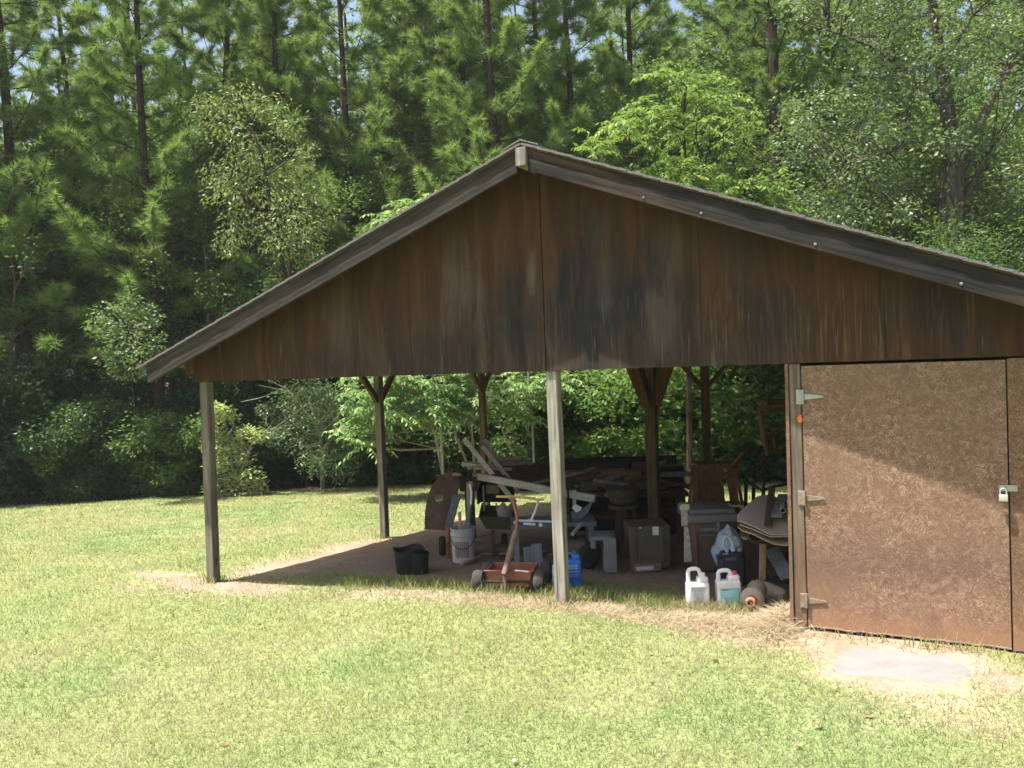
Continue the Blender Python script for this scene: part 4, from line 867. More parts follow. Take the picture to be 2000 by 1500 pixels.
# dark bench
p = gp(1200, 1075); wbn = thing("dark_workbench", p, "long dark workbench heaped with clutter at the back of the shed", "workbench"); dq = 9.9
L0, R0 = at(1085, 968, dq), at(1345, 965, dq)
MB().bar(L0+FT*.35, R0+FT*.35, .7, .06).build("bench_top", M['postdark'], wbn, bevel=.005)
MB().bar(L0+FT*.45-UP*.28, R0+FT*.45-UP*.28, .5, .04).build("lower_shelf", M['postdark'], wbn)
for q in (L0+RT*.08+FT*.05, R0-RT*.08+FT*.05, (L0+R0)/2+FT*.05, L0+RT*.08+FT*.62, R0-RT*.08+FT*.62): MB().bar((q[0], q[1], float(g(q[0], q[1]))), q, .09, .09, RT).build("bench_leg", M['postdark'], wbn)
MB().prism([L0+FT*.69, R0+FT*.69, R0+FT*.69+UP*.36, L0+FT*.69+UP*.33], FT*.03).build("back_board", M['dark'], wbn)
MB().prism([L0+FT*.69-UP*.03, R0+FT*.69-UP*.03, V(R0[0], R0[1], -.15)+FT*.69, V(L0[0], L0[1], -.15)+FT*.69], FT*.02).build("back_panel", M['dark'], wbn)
CG = "clutter stored on the dark workbench"
def cl(name, lab, cat, c, size, mat, yaw=0, bev=.006): return props(MB().rbox(c+UP*size[2]/2, size, bev, YW+yaw).build(name, mat, loc=c), lab, cat, CG)
zt_ = UP*.03
cl("tool_case", "dark flat tool case on the bench just right of the centre post", "case", at(1118, 968, dq)+zt_+FT*.3, (.36, .3, .20), M['charcoal'])
cl("parts_box", "small grey parts box in the middle of the dark bench", "box", at(1152, 966, dq-.1)+zt_+FT*.15, (.17, .16, .115), M['cabinet'], .2)
cl("wooden_box", "dark wooden box on the bench left of the wide braced post", "box", at(1262, 966, dq)+zt_+FT*.2, (.24, .26, .30), M['postdark'], -.1)
cl("engine_block", "black engine block on the bench right of the wide braced post", "engine", at(1315, 966, dq)+zt_+FT*.35, (.30, .3, .26), M['blackmetal'], .3, .03)
cl("storage_tote", "black storage tote at the back of the dark bench", "tote", at(1195, 960, dq+.2)+zt_+FT*.42, (.5, .25, .26), M['black'])
a = at(1217, 985, 9.3); props(MB().lathe(a-UP*.0, [(.05, 0), (.12, .02), (.165, .10), (.175, .16), (.18, .165), (.17, .17), (.05, .17)], 32).build("steel_basin", M['olive'], loc=a, smooth=True), "dull olive steel basin at the front of the dark bench", "basin")
bs = thing("basin_stool", V(a[0], a[1], float(g(a[0], a[1]))), "low dark stool under the olive basin", "stool"); MB().lathe(a-UP*.035, [(.16, 0), (.16, .034)], 24).build("stool_top", M['postdark'], bs)
for k in range(3):
    d_ = V(math.cos(k*2.1+.4), math.sin(k*2.1+.4), 0); q = a+d_*.16; MB().bar((q[0], q[1], float(g(q[0], q[1]))), a+d_*.1-UP*.03, .035, .035, RT).build("stool_leg", M['postdark'], bs)
stick("lumber_board", at(1178, 938, 9.7), at(1300, 902, 10.2), 0, M['boardgrey'], "dim grey board slanting up to the right over the dark bench", "board", board=(.03, .05, UP), group=CG)
stick("lumber_board", at(1124, 950, 9.9), at(1150, 942, 10.0), 0, M['boardgrey'], "short grey board slanting on the dark tool case", "board", board=(.05, .025, UP), group=CG)
stick("garden_pole", at(1268, 1030, 9.2), at(1283, 905, 9.5), .009, M['greyboard'], "thin pole leaning against the wide braced post", "pole")
m = MB(); m.bar(at(1122, 988, 8.9), at(1122, 957, 8.95), .02, .035, RT); o = props(m.build("short_stake", M['beige'], loc=at(1122, 985, 8.9)), "short pale stake standing above the white card right of the centre post", "stake")
props(MB().prism([at(x, y, 8.85) for x, y in ((1117, 992), (1123, 984), (1137, 991), (1134, 997), (1125, 1001))], FT*.004).build("white_card", M['paper'], loc=at(1125, 993, 8.85)), "small folded white card propped right of the centre post", "card")
props(MB().prism([at(x, y, 8.9) for x, y in ((1114, 1000), (1137, 996), (1158, 978), (1150, 1000), (1126, 1020), (1116, 1016))], FT*.03).build("grey_chute", M['greysheet'], loc=at(1130, 1005, 8.9)), "bent grey sheet metal chute below the white card", "metal chute")

rr = random.Random(41)
for k in range(26):
    x, y, d_ = rr.uniform(1098, 1325), rr.uniform(915, 962), rr.uniform(9.5, 10.6); c = at(x, y, d_); L_ = rr.uniform(.25, .8); a_ = rr.uniform(-.6, .6); sl_ = rr.uniform(-.25, .25)
    dv = RT*math.cos(a_)+FT*math.sin(a_)+UP*sl_
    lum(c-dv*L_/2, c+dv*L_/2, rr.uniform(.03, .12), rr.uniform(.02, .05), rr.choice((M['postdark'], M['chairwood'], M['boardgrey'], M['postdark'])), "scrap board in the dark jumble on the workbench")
for k in range(10):
    x = rr.uniform(905, 1060); c = gp(x, rr.uniform(1078, 1105)); dv = RT*rr.uniform(-1, 1)+FT*rr.uniform(-1, 1); dv /= np.linalg.norm(dv); L_ = rr.uniform(.12, .35)
    lum(c+UP*.02-dv*L_/2, c+UP*.03+dv*L_/2, rr.uniform(.03, .09), .02, rr.choice((M['postdark'], M['boardgrey'], M['boardtan'])), "wood offcut lying on the dirt floor behind the red wagon")
# ------------------------------------------------------------------ vegetation builders
def unit(a): return a/(np.linalg.norm(a, axis=-1, keepdims=True)+1e-9)
def leafquads(c, ax, nr, L, Wd, tint, fold=.18):
    ax = unit(ax); nr = unit(nr-ax*np.sum(nr*ax, 1, keepdims=True)); sd = np.cross(ax, nr)
    L = L[:, None]; Wd = Wd[:, None]
    b = c; tp = c+ax*L; m = c+ax*L*.45+nr*L*fold*.5
    Vv = np.stack([b, m+sd*Wd*.5-nr*L*fold, tp-nr*L*.12, m-sd*Wd*.5-nr*L*fold], 1).reshape(-1, 3)
    n = len(c); F = np.arange(4*n).reshape(n, 4)
    return Vv, F, np.repeat(tint, 4)
def leafcloud(rng, cent, rad, npc, Lr=(.07, .12), asp=.5, up=.8, droop=0.2, flat=.8):
    cent = np.asarray(cent, float); rad = np.asarray(rad, float); K = len(cent)
    idx = np.repeat(np.arange(K), npc); n = len(idx)
    d = rng.normal(size=(n, 3)); d = unit(d)*(rng.random((n, 1))**.45); d[:, 2] *= flat
    c = cent[idx]+d*rad[idx][:, None]
    ax = rng.normal(size=(n, 3))+d*.8; ax[:, 2] = ax[:, 2]*.5-droop
    nr = rng.normal(size=(n, 3))*.6+np.array((0, 0, up))
    L = rng.uniform(*Lr, n); tint = np.clip(rng.normal(.45, .17, n)+np.repeat(rng.normal(0, .14, K), npc), 0, 1)
    return leafquads(c, ax, nr, L, L*asp, tint)
def needles(rng, tips, axs, npc=70, Lr=(.17, .29), wd=.0085):
    K = len(tips); idx = np.repeat(np.arange(K), np.maximum(20, (npc*rng.uniform(.45, 1.5, K)).astype(int))); n = len(idx)
    d = unit(unit(axs)[idx]*rng.uniform(.2, 1.0, (n, 1))+rng.normal(size=(n, 3))*.6+np.array((0, 0, .08)))
    s = tips[idx]-unit(axs)[idx]*rng.uniform(0, .30, (n, 1))
    L = rng.uniform(*Lr, n)[:, None]; sd = unit(np.cross(d, rng.normal(size=(n, 3))))*wd
    e = s+d*L; e[:, 2] -= .02
    Vv = np.stack([s+sd, s-sd, e], 1).reshape(-1, 3); F = np.arange(3*n).reshape(n, 3)
    tint = np.clip(rng.normal(.5, .16, n)+rng.normal(0, .16, K)[idx], 0, 1)
    return Vv, F, np.repeat(tint, 3)
def tapered(m, pts, r0, r1, n=6):
    k = len(pts); m.tube(pts, [r0+(r1-r0)*i/(k-1) for i in range(k)], n, caps=False)
def pine(seed, H, c0, spread, nb, label, base, r0=.15, mat='needle', lean=(0, 0), tuft=105, group=None, name="pine_tree"):
    rng = np.random.default_rng(seed); o = thing(name, base, label, "pine tree", group); B = np.array(base, float)
    tk = MB(); pts = []; wob = rng.normal(0, .05, (9, 2)).cumsum(0)*.5
    for i in range(9):
        u = i/8; pts.append(B+V(lean[0]*u*H+wob[i, 0]*(u > 0), lean[1]*u*H+wob[i, 1]*(u > 0), -.15+u*(H+.15)))
    tapered(tk, pts, r0, r0*.22, 10)
    def onT(z):
        u = min(max(z/H, 0), .999)*8; i = int(u); return pts[i]+(pts[i+1]-pts[i])*(u-i)
    tips = []; axs = []
    for b in range(nb):
        z = c0+(H-c0)*(b+rng.random())/nb; u = (z-c0)/(H-c0); az = b*2.4+rng.normal(0, .4)
        Lb = spread*(1-.75*u)*rng.uniform(.65, 1.15); rise = rng.uniform(-.05, .45)+.5*u
        p0 = onT(z); d = V(math.cos(az), math.sin(az), rise); q1 = p0+d*Lb*.5+V(0, 0, -.06*Lb); q2 = p0+d*Lb+V(0, 0, .10*Lb)
        rb = max(.014, r0*.22*(1-.5*u)*Lb/spread); tapered(tk, [p0, q1, q2], rb, .006, 5)
        ns = int(3+Lb*4.6)
        for s in range(ns):
            w_ = rng.uniform(.08, 1.0); pb = p0+(q1-p0)*min(w_*2, 1)+(q2-q1)*max(w_*2-1, 0)
            dd = V(math.cos(az)+rng.normal(0, .7), math.sin(az)+rng.normal(0, .7), rng.uniform(.1, .8)); dd /= np.linalg.norm(dd)
            tl_ = rng.uniform(.15, .55)*(1.25-w_*.5); tp_ = pb+dd*tl_; tips.append(tp_); axs.append(dd)
            tk.tube([pb, tp_], [.007, .004], 3, caps=False)
        tips.append(q2); axs.append(d)
    for k in range(5): tips.append(pts[-1]+rng.normal(0, .15, 3)); axs.append(V(0, 0, 1)+rng.normal(0, .3, 3))
    tk.build("trunk", M['pinebark'], o, smooth=True)
    Vn, Fn, tn = needles(rng, np.array(tips), np.array(axs), tuft); npmesh("crown", Vn-B, Fn, M[mat], tint=tn, parent=o)
    return o
def broad(seed, H, lo, Rr, nl, label, base, mat, cat="tree", name="broadleaf_tree", r0=.07, Lr=(.07, .12), npc=95, sub=6, clr=.42, droop=.2, barkm='greybark', asp=.5, group=None, stems=1, up=.8):
    rng = np.random.default_rng(seed); o = thing(name, base, label, cat, group); B = np.array(base, float); tk = MB(); cs = []; rs = []
    for st in range(stems):
        off = rng.normal(0, .12*(stems > 1), 2); ln = rng.normal(0, .10 if stems > 1 else .04, 2)
        pts = [B+V(off[0]+ln[0]*u*H+rng.normal(0, .04), off[1]+ln[1]*u*H+rng.normal(0, .04), -.1+u*H) for u in np.linspace(0, 1, 6)]
        tapered(tk, pts, r0, r0*.2, 8)
        for b in range(nl):
            u = lo+(1-lo)*(b+rng.random())/nl; i = min(int(u*5), 4); p0 = pts[i]+(pts[i+1]-pts[i])*(u*5-i); az = b*2.4+rng.normal(0, .5)+st
            prof_ = math.sin(math.pi*min(1, .22+.72*(u-lo)/(1-lo+1e-6)))**.7
            Lb = Rr*prof_*rng.uniform(.55, 1.2); d = V(math.cos(az), math.sin(az), rng.uniform(.05, .7)); q = p0+d*Lb
            tapered(tk, [p0, p0+d*Lb*.5+rng.normal(0, .05, 3), q], r0*.35, .006, 5)
            for s in range(sub):
                w_ = rng.uniform(.3, 1.05); c = p0+d*Lb*w_+rng.normal(0, .26*Rr*.6, 3)*V(1, 1, .7); cs.append(c); rs.append(clr*rng.uniform(.55, 1.25))
                if s % 2 == 0: tk.tube([p0+d*Lb*w_*.8, c], [.007, .004], 3, caps=False)
    tk.build("trunk", M[barkm], o, smooth=True)
    Vn, Fn, tn = leafcloud(rng, cs, rs, npc, Lr, asp, up, droop); npmesh("crown", Vn-B, Fn, M[mat], tint=tn, parent=o)
    return o
def shaped(seed, label, base, limbs, clusters, mat, cat="tree", name="broadleaf_tree", barkm='greybark', Lr=(.07, .12), npc=110, asp=.5, droop=.2, up=.8, twig=True, flat=.8):
    # limbs: list of ([points], r0, r1); clusters: list of (point, radius)
    rng = np.random.default_rng(seed); B = np.array(base, float); o = thing(name, base, label, cat); tk = MB(); lp = []
    for pts, a, b in limbs:
        pts = [np.array(p, float) for p in pts]; tapered(tk, pts, a, b, 9)
        for i in range(len(pts)-1):
            for u in np.linspace(0, 1, 5): lp.append(pts[i]+(pts[i+1]-pts[i])*u)
    lp = np.array(lp)
    if twig:
        for c, r in clusters:
            k = lp[np.argmin(np.linalg.norm(lp-c-V(0, 0, -.4), axis=1))]; md = (k+c)/2+rng.normal(0, .08, 3); tapered(tk, [k, md, c], .018, .005, 4)
            for q in range(3): tk.tube([c, c+rng.normal(0, r*.5, 3)], [.005, .003], 3, caps=False)
    tk.build("trunk", M[barkm], o, smooth=True)
    Vn, Fn, tn = leafcloud(rng, [c for c, r in clusters], [r for c, r in clusters], npc, Lr, asp, up, droop, flat); npmesh("crown", Vn-B, Fn, M[mat], tint=tn, parent=o)
    return o
def fronds(rng, tips, nf=8, Lr=(.38, .6), pairs=8, leaf=.12, tintb=0.0):
    Vs, Fs, Ts = [], [], []; C_, A_, N_, L_, T_, W_ = [], [], [], [], [], []
    for tip in tips:
        a0 = rng.uniform(0, 6.3)
        for k in range(nf):
            az = a0+k*2.4+rng.normal(0, .3); Lf = rng.uniform(*Lr); el = rng.uniform(-.25, 1.0); d = V(math.cos(az)*math.cos(el), math.sin(az)*math.cos(el), math.sin(el)); tb = rng.normal(.42+tintb, .26)
            sd = unit(np.cross(d, V(0, 0, 1))); prev = tip
            for j in range(pairs+1):
                u = (j+1)/(pairs+1); p = tip+d*Lf*u+V(0, 0, -.42*Lf*u*u); tang = unit(d+V(0, 0, -.84*u))
                if j % 3 == 2 or j == pairs: C_.append(prev); A_.append(p-prev); N_.append(V(0, 0, 1)); L_.append(np.linalg.norm(p-prev)); W_.append(.010); T_.append(.8); prev = p
                if u < .22: continue
                for s in ((-1, 1) if j < pairs else (0,)):
                    C_.append(p); ax = (sd*s*.9+tang*.45 if s else tang)+V(0, 0, -.42)+rng.normal(0, .28, 3); A_.append(ax); N_.append(V(0, 0, 1)+rng.normal(0, .4, 3)); L_.append(leaf*(1.05-.35*abs(u-.55))*rng.uniform(.85, 1.15)); W_.append(L_[-1]*.36); T_.append(np.clip(tb+rng.normal(0, .08), 0, 1))
    L_ = np.array(L_); return leafquads(np.array(C_), np.array(A_), np.array(N_), L_, np.array(W_), np.array(T_), .06)
def frondtree(seed, label, base, limbs, tips, mat='leaffrond', nf=8, name="sapling", Lr=(.38, .6), tintb=0.0, leaf=.12, cat="sapling", twigr=.012):
    rng = np.random.default_rng(seed); B = np.array(base, float); o = thing(name, base, label, cat); tk = MB(); lp = []
    for pts, a, b in limbs:
        pts = [np.array(p, float) for p in pts]; tapered(tk, pts, a, b, 8)
        for i in range(len(pts)-1):
            for u in np.linspace(0, 1, 6): lp.append(pts[i]+(pts[i+1]-pts[i])*u)
    lp = np.array(lp)
    for c in tips:
        k = lp[np.argmin(np.linalg.norm(lp-c-V(0, 0, -.35), axis=1))]; tapered(tk, [k, (k+c)/2+rng.normal(0, .05, 3), c], twigr, .005, 4)
    tk.build("trunk", M['palebark'], o, smooth=True)
    Vn, Fn, tn = fronds(rng, tips, nf, Lr, tintb=tintb, leaf=leaf); npmesh("crown", Vn-B, Fn, M[mat], tint=tn, parent=o)
    return o
M['leafstalk'] = plain("leaf_stalk", (.16, .20, .07), .6, .2, 9)
rngv = np.random.default_rng(11)
def A(x, y, d, j=0.0): return at(x, y, d+(rngv.uniform(-j, j) if j else 0))

# ------------------------------------------------------------------ pines along the edge of the woods
P = []
P.append(pine(21, 15.5, 3.0, 3.1, 66, "tall pine with a thick dark trunk at the far left of the picture", gd(66, 20.0), .17, 'needle2', (-.035, 0)))
P.append(pine(22, 15.0, 2.9, 3.0, 70, "pine left of the shed roof with low bright needle tufts hiding its trunk", gd(330, 20.3), .14, 'needle', (-.03, 0)))
P.append(pine(23, 15.0, 2.9, 3.0, 70, "pine with full bright tufts above the left slope of the shed roof", gd(715, 21.5), .14, 'needle', (-.02, 0)))
P.append(pine(24, 16.0, 3.2, 3.0, 72, "tall pine with a bare mid trunk straight behind the roof ridge", gd(1000, 20.0), .15, 'needle', (-.02, 0)))
P.append(pine(25, 15.0, 5.0, 2.6, 46, "big pine with a shaggy dark trunk above the right slope of the shed roof", gd(1535, 21.0), .24, 'needle2', (-.01, 0)))
PL = [(195, 23.5, 2, 1.0, "slim pine between the far left pine and the low tufted one"), (408, 23, 0, .95, "pine behind the olive leaved tree, left of it"), (556, 22, 3, .92, "pine rising behind the olive leaved tree"),
      (640, 25, 1, 1.0, "pine in the second row above the middle of the left roof slope"), (800, 22.5, 3, .95, "pine with sunny tufts above the upper left roof slope"), (880, 24.5, 2, 1.05, "slender pine behind the upper left roof slope, near the ridge"),
      (955, 22.5, 1, .98, "pine close left of the roof ridge"), (1075, 22, 2, .95, "pine close right of the roof ridge"), (1160, 21, 3, .9, "pine with hanging sunny tufts left of the bright yellow green tree"),
      (1255, 24, 1, 1.05, "dark pine rising behind the bright yellow green tree"), (1420, 25, 0, 1.05, "dark pine left of the shaggy trunked pine"), (1655, 25, 4, .9, "pine seen through the sky gap above the right roof slope"), (-60, 20, 1, 1.0, "pine just beyond the left edge with boughs reaching in")]
for k, (x, d, v, s, lab) in enumerate(PL): copy_thing(P[v], gd(x, d), rz=1.3+k*2.1, sc=s, label=lab, tilt=(R(rngv.uniform(-2, 2)), R(rngv.uniform(-3, 1.5))))
GB = "pines in the depth of the woods"
for k in range(34):
    x = -150+k*70+rngv.uniform(-40, 40); d = rngv.uniform(27, 36)
    copy_thing(P[int(rngv.integers(0, 5))], gd(x, d), rz=rngv.uniform(0, 6.3), sc=rngv.uniform(.85, 1.2), label="pine standing deep in the woods behind the front row of trees", group=GB)

# ------------------------------------------------------------------ broadleaf trees with a shape of their own
# olive leaved tree left of the roof
d = 17.6; cl_ = []
for (x, y, r) in ((470, 190, .5), (430, 225, .5), (520, 215, .45), (400, 205, .35), (450, 265, .5), (500, 290, .5), (545, 320, .5), (460, 330, .55), (510, 350, .6), (560, 365, .55), (440, 380, .5), (490, 400, .6), (540, 410, .6), (590, 390, .5), (430, 345, .45), (610, 370, .4), (630, 420, .4), (460, 445, .45), (520, 455, .5), (575, 440, .5), (445, 480, .35), (600, 455, .4), (550, 480, .4), (560, 250, .35), (590, 300, .35), (620, 500, .35), (560, 520, .4)):
    cl_.append((A(x, y, d, .8), r))
b = gd(600, 20.3); shaped(31, "olive leaved tree with drooping brownish tipped foliage left of the roof", b, [([b-V(0, 0, .1), A(585, 700, 19.0), A(545, 480, d), A(510, 300, d), A(470, 190, d)], .075, .015), ([A(560, 560, d), A(590, 420, d)], .03, .01), ([A(545, 480, d), A(450, 350, d)], .03, .01)], cl_, 'leafolive', barkm='pinebark', npc=200, Lr=(.07, .12), asp=.38, droop=.9, up=.35)
# bright yellow green tree behind the right roof slope
d = 15.2; cl_ = []
for (x, y, r) in ((1330, 190, .4), (1280, 215, .4), (1380, 205, .4), (1420, 230, .4), (1240, 240, .4), (1210, 270, .35), (1300, 250, .5), (1350, 250, .5), (1270, 290, .5), (1225, 310, .4), (1330, 310, .55), (1390, 290, .5), (1440, 290, .4), (1290, 345, .5), (1250, 365, .45), (1350, 365, .55), (1410, 350, .5), (1460, 345, .4), (1380, 410, .55), (1440, 400, .5), (1490, 385, .4), (1320, 410, .5), (1470, 440, .45), (1520, 420, .4), (1420, 455, .5), (1530, 460, .4), (1300, 170, .25)):
    cl_.append((A(x, y, d, .9), r))
tips = []
for c, r in cl_:
    for k in range(3): tips.append(c+rngv.normal(0, r*.6, 3))
b = gd(1345, 15.4); M['palebark'], keep_ = M['pinebark'], M['palebark']; frondtree(32, "bright yellow green tree with feathery leaves behind the right roof slope", b, [([b-V(0, 0, .1), A(1345, 640, d), A(1343, 400, d), A(1335, 220, d)], .06, .012), ([A(1344, 520, d), A(1430, 400, d), A(1480, 350, d)], .035, .01), ([A(1344, 450, d), A(1260, 330, d), A(1220, 270, d)], .03, .01), ([A(1365, 560, d), A(1361, 420, d), A(1385, 280, d)], .03, .01)], tips, 'leafbright', nf=7, name="feathery_tree", Lr=(.35, .55), leaf=.115, cat="tree")
M['palebark'] = keep_
# big forked tree at the right
d = 17.0; cl_ = []; rq = np.random.default_rng(33)
for k in range(290):
    x = rq.uniform(1540, 2080); y = rq.uniform(-120, 440)
    if y > 300 and x > 1820 and rq.random() < .6: continue
    if 1520 < x < 1680 and 60 < y < 190: continue
    if rq.random() < .25 and y < 260: continue
    cl_.append((A(x, y, d, 1.6), rq.uniform(.3, .6)))
b = gd(1868, 17.2); z_ = V(0, 0, .1)
shaped(33, "big forked tree with a thick grey trunk and grey green leaves at the right", b, [([b-z_, A(1862, 700, d), A(1856, 430, d), A(1862, 330, d)], .30, .21), ([A(1862, 335, d), A(1850, 210, d), A(1836, 110, d), A(1812, -60, d)], .17, .07), ([A(1866, 345, d), A(1893, 290, d+.3), A(1925, 215, d+.5), A(1968, 130, d+.6), A(2030, 20, d+.7)], .14, .05), ([A(1872, 420, d), A(1905, 350, d-.2), A(1935, 290, d-.3)], .09, .04), ([A(1850, 220, d), A(1790, 150, d), A(1700, 90, d), A(1620, 60, d)], .06, .015), ([A(1856, 300, d), A(1760, 290, d-.4), A(1660, 320, d-.8)], .05, .015), ([A(1840, 130, d), A(1900, 30, d)], .06, .02)], cl_, 'leafgrey', barkm='darkbark', npc=125, Lr=(.06, .11), asp=.55, droop=.25)
# yellow-green lit shrubs beneath the forked tree
d = 18.5
# sunlit shrub at the left
cl_ = [(A(x, y, 17.2, .5), r) for x, y, r in ((215, 610, .35), (255, 600, .35), (290, 620, .35), (200, 640, .3), (240, 640, .4), (285, 655, .4), (230, 675, .35), (270, 690, .4), (250, 720, .35), (290, 720, .3), (220, 705, .3), (305, 680, .3))]
b = gd(268, 19.4); shaped(34, "sunlit pale green understory tree left of the shed eave", b, [([b-z_, A(262, 790, 18.6), A(250, 640, 17.3)], .022, .008)], cl_, 'leafgrey', barkm='pinebark', name="understory_tree", npc=130, Lr=(.06, .11), asp=.5, droop=.3)
# pale yellow sapling by the left post
d = 18.3; b = gd(460, 18.5); cl_ = [(A(x, y, d, .25), r*1.5) for x, y, r in ((430, 805, .17), (445, 812, .17), (418, 800, .12), (425, 850, .15), (415, 870, .15), (480, 845, .14), (505, 850, .14), (440, 880, .17), (425, 905, .17), (475, 890, .18), (455, 915, .2), (490, 930, .2), (435, 935, .2), (470, 945, .22), (500, 950, .18), (425, 955, .2), (462, 868, .14))]
shaped(35, "small pale yellow leaved sapling on the lawn edge right behind the left post", b, [([b-z_, A(452, 900, d), A(438, 810, d)], .025, .008), ([b, A(480, 890, d), A(500, 850, d)], .02, .006)], cl_, 'leafpale', cat="sapling", name="sapling", npc=150, Lr=(.08, .14), asp=.42, droop=.1, barkm='palebark')
# drooping grey-green shrub
d = 18.6; cl_ = [(A(x, y, d, .6), r*1.15) for x, y, r in ((560, 775, .3), (590, 760, .35), (620, 760, .4), (650, 775, .4), (575, 800, .35), (610, 800, .45), (650, 810, .45), (545, 830, .35), (585, 835, .4), (625, 840, .45), (660, 850, .45), (530, 850, .25), (600, 870, .4), (640, 885, .4), (565, 865, .3), (680, 880, .4), (615, 905, .35), (665, 915, .4), (690, 830, .4), (690, 780, .35), (520, 800, .2))]
b = gd(628, 19.6); shaped(36, "grey green drooping shrub with bare pale twigs beside the yellow sapling", b, [([b-z_, A(625, 850, d), A(600, 770, d)], .05, .015), ([A(618, 830, d), A(565, 765, d), A(505, 752, d)], .025, .006), ([A(600, 790, d), A(545, 830, d), A(510, 850, d)], .02, .006), ([A(545, 764, d), A(505, 778, d), A(470, 785, d)], .014, .005), ([A(560, 760, d), A(520, 740, d)], .012, .005)], cl_, 'leafgrey', cat="shrub", name="shrub", npc=230, Lr=(.06, .10), asp=.4, droop=.6, up=.5, barkm='palebark')
# feathery saplings behind the shed
def ft(seed, lab, bx, d, stems, tipl, **k):
    b = gd(bx, d); lm = []
    for pts in stems: lm.append(([b-z_+V(rngv.normal(0, .08), rngv.normal(0, .08), 0)]+[A(x, y, d) for x, y in pts], .032, .010))
    tp_ = []
    for (x, y) in tipl:
        for k_ in range(2): tp_.append(A(x+rngv.normal(0, 12*k_), y+rngv.normal(0, 12*k_), d, .6))
    return frondtree(seed, lab, b, lm, tp_, **k)
ft(41, "feathery sapling with big sunlit leaves seen between the two left posts", 872, 16.0, [[(850, 850), (825, 770), (800, 640)], [(862, 850), (840, 700), (800, 450), (790, 410)]], [(700, 770), (715, 790), (705, 815), (770, 780), (790, 765), (780, 805), (810, 790), (830, 800), (800, 820), (740, 760), (760, 745), (725, 830), (845, 780), (820, 745), (775, 750), (700, 850), (715, 870), (790, 410), (770, 425), (815, 400), (835, 395), (700, 720), (760, 720), (820, 640), (760, 800), (850, 810)], nf=8, Lr=(.38, .62))
ft(42, "second feathery sapling left of the rear braced post", 925, 16.6, [[(890, 850), (885, 760), (880, 600)], [(922, 850), (918, 720), (910, 560)]], [(870, 790), (890, 800), (905, 785), (925, 790), (880, 760), (860, 775), (930, 775), (915, 810), (900, 745), (950, 790), (870, 740), (890, 600), (910, 570), (880, 650), (935, 750)], nf=8, Lr=(.38, .6))
ft(43, "feathery sapling with hanging leaves just left of the centre post", 1042, 17.0, [[(1040, 830), (1032, 740), (1030, 600)], [(985, 850), (965, 790)]], [(1030, 760), (1050, 750), (1020, 785), (1045, 790), (1030, 815), (1060, 770), (1085, 750), (1010, 750), (1040, 720), (1100, 740), (1060, 650)], nf=8, Lr=(.35, .55))

# ------------------------------------------------------------------ understory fill
U = []
U.append(broad(51, 6.0, .18, 1.9, 12, "dark leafy understory tree at the left edge of the woods", gd(20, 19.5), 'leafdark', name="understory_tree", group=None, npc=90))
U.append(broad(52, 6.6, .20, 2.0, 13, "bushy green understory tree behind the sunlit pale one", gd(245, 21), 'leafmid', name="understory_tree", npc=90, Lr=(.08, .13)))
U.append(broad(53, 5.2, .15, 1.8, 12, "dense dark understory tree behind the left roof slope", gd(640, 21), 'leafdark', name="understory_tree", npc=95, Lr=(.08, .13)))
U.append(broad(54, 7.2, .22, 1.9, 14, "leafy green understory tree above the lower right roof slope", gd(1700, 20), 'leafmid', name="understory_tree", npc=90, Lr=(.09, .14)))
U.append(broad(59, 10.5, .25, 2.9, 20, "tall small leaved broadleaf tree behind the olive leaved tree", gd(500, 23.5), 'leafmid', npc=120, Lr=(.075, .125), sub=8, clr=.62, r0=.13, barkm='darkbark'))
GU = "understory trees filling the woods"
us = [(110, 21.5, 2, 1.05), (170, 23, 0, 1.1), (330, 22, 2, 1.0), (400, 20.5, 0, .95), (480, 22.5, 1, 1.0), (560, 21, 2, 1.0), (720, 22, 0, 1.1), (790, 20, 2, 1.0), (860, 22.5, 3, 1.0), (930, 20.5, 0, 1.0), (1000, 23, 2, 1.15), (1060, 20, 0, 1.0), (1130, 21.5, 2, 1.05), (1190, 19.5, 0, .95), (1250, 22, 1, 1.05), (1310, 19.5, 2, 1.0), (1370, 22, 0, 1.1), (1440, 20, 2, .95), (1500, 22.5, 1, 1.05), (1570, 19.5, 0, 1.05), (1640, 21.5, 3, 1.0), (1760, 21, 1, 1.05), (1820, 22.5, 3, 1.0), (1900, 20, 1, 1.0), (1960, 21.5, 3, 1.0), (2030, 19, 2, 1.0), (60, 25, 1, 1.25), (300, 26, 3, 1.2), (520, 27, 0, 1.3), (760, 26, 1, 1.25), (980, 27, 3, 1.25), (1180, 26, 2, 1.3), (1400, 27, 3, 1.25), (1600, 26, 1, 1.25), (1800, 27, 3, 1.3), (1980, 26, 1, 1.3), (-60, 22, 2, 1.1), (2120, 22, 3, 1.1)]
for k, (x, d, v, s) in enumerate(us):
    copy_thing(U[v], gd(x, d), rz=k*1.7, sc=s, label="green understory tree standing among its like in the shade of the woods", group=GU)
GM = "leafy trees between the front pines"
for k, (x, d, v, s) in enumerate(((20, 21.5, 1, 1.5), (130, 20.8, 3, 1.35), (205, 22.5, 1, 1.7), (370, 21.8, 3, 1.45), (430, 23, 1, 1.8), (530, 22.5, 3, 1.7), (620, 22.5, 1, 1.55), (690, 23.5, 3, 1.8), (770, 21.5, 1, 1.35), (850, 22.8, 3, 1.6), (920, 23.5, 1, 1.8), (1020, 22, 3, 1.4), (1110, 23.5, 1, 1.75), (1180, 22, 3, 1.6), (1300, 22.5, 1, 1.8), (1400, 22.2, 3, 1.7), (1480, 23.5, 1, 1.85), (1620, 23, 3, 1.5))):
    copy_thing(U[4], gd(x, d), rz=k*2.3+.4, sc=s*.52, label="leafy broadleaf tree mixed in between the front pines", group=GM)
GT = "tall broadleaf trees behind the front pines"
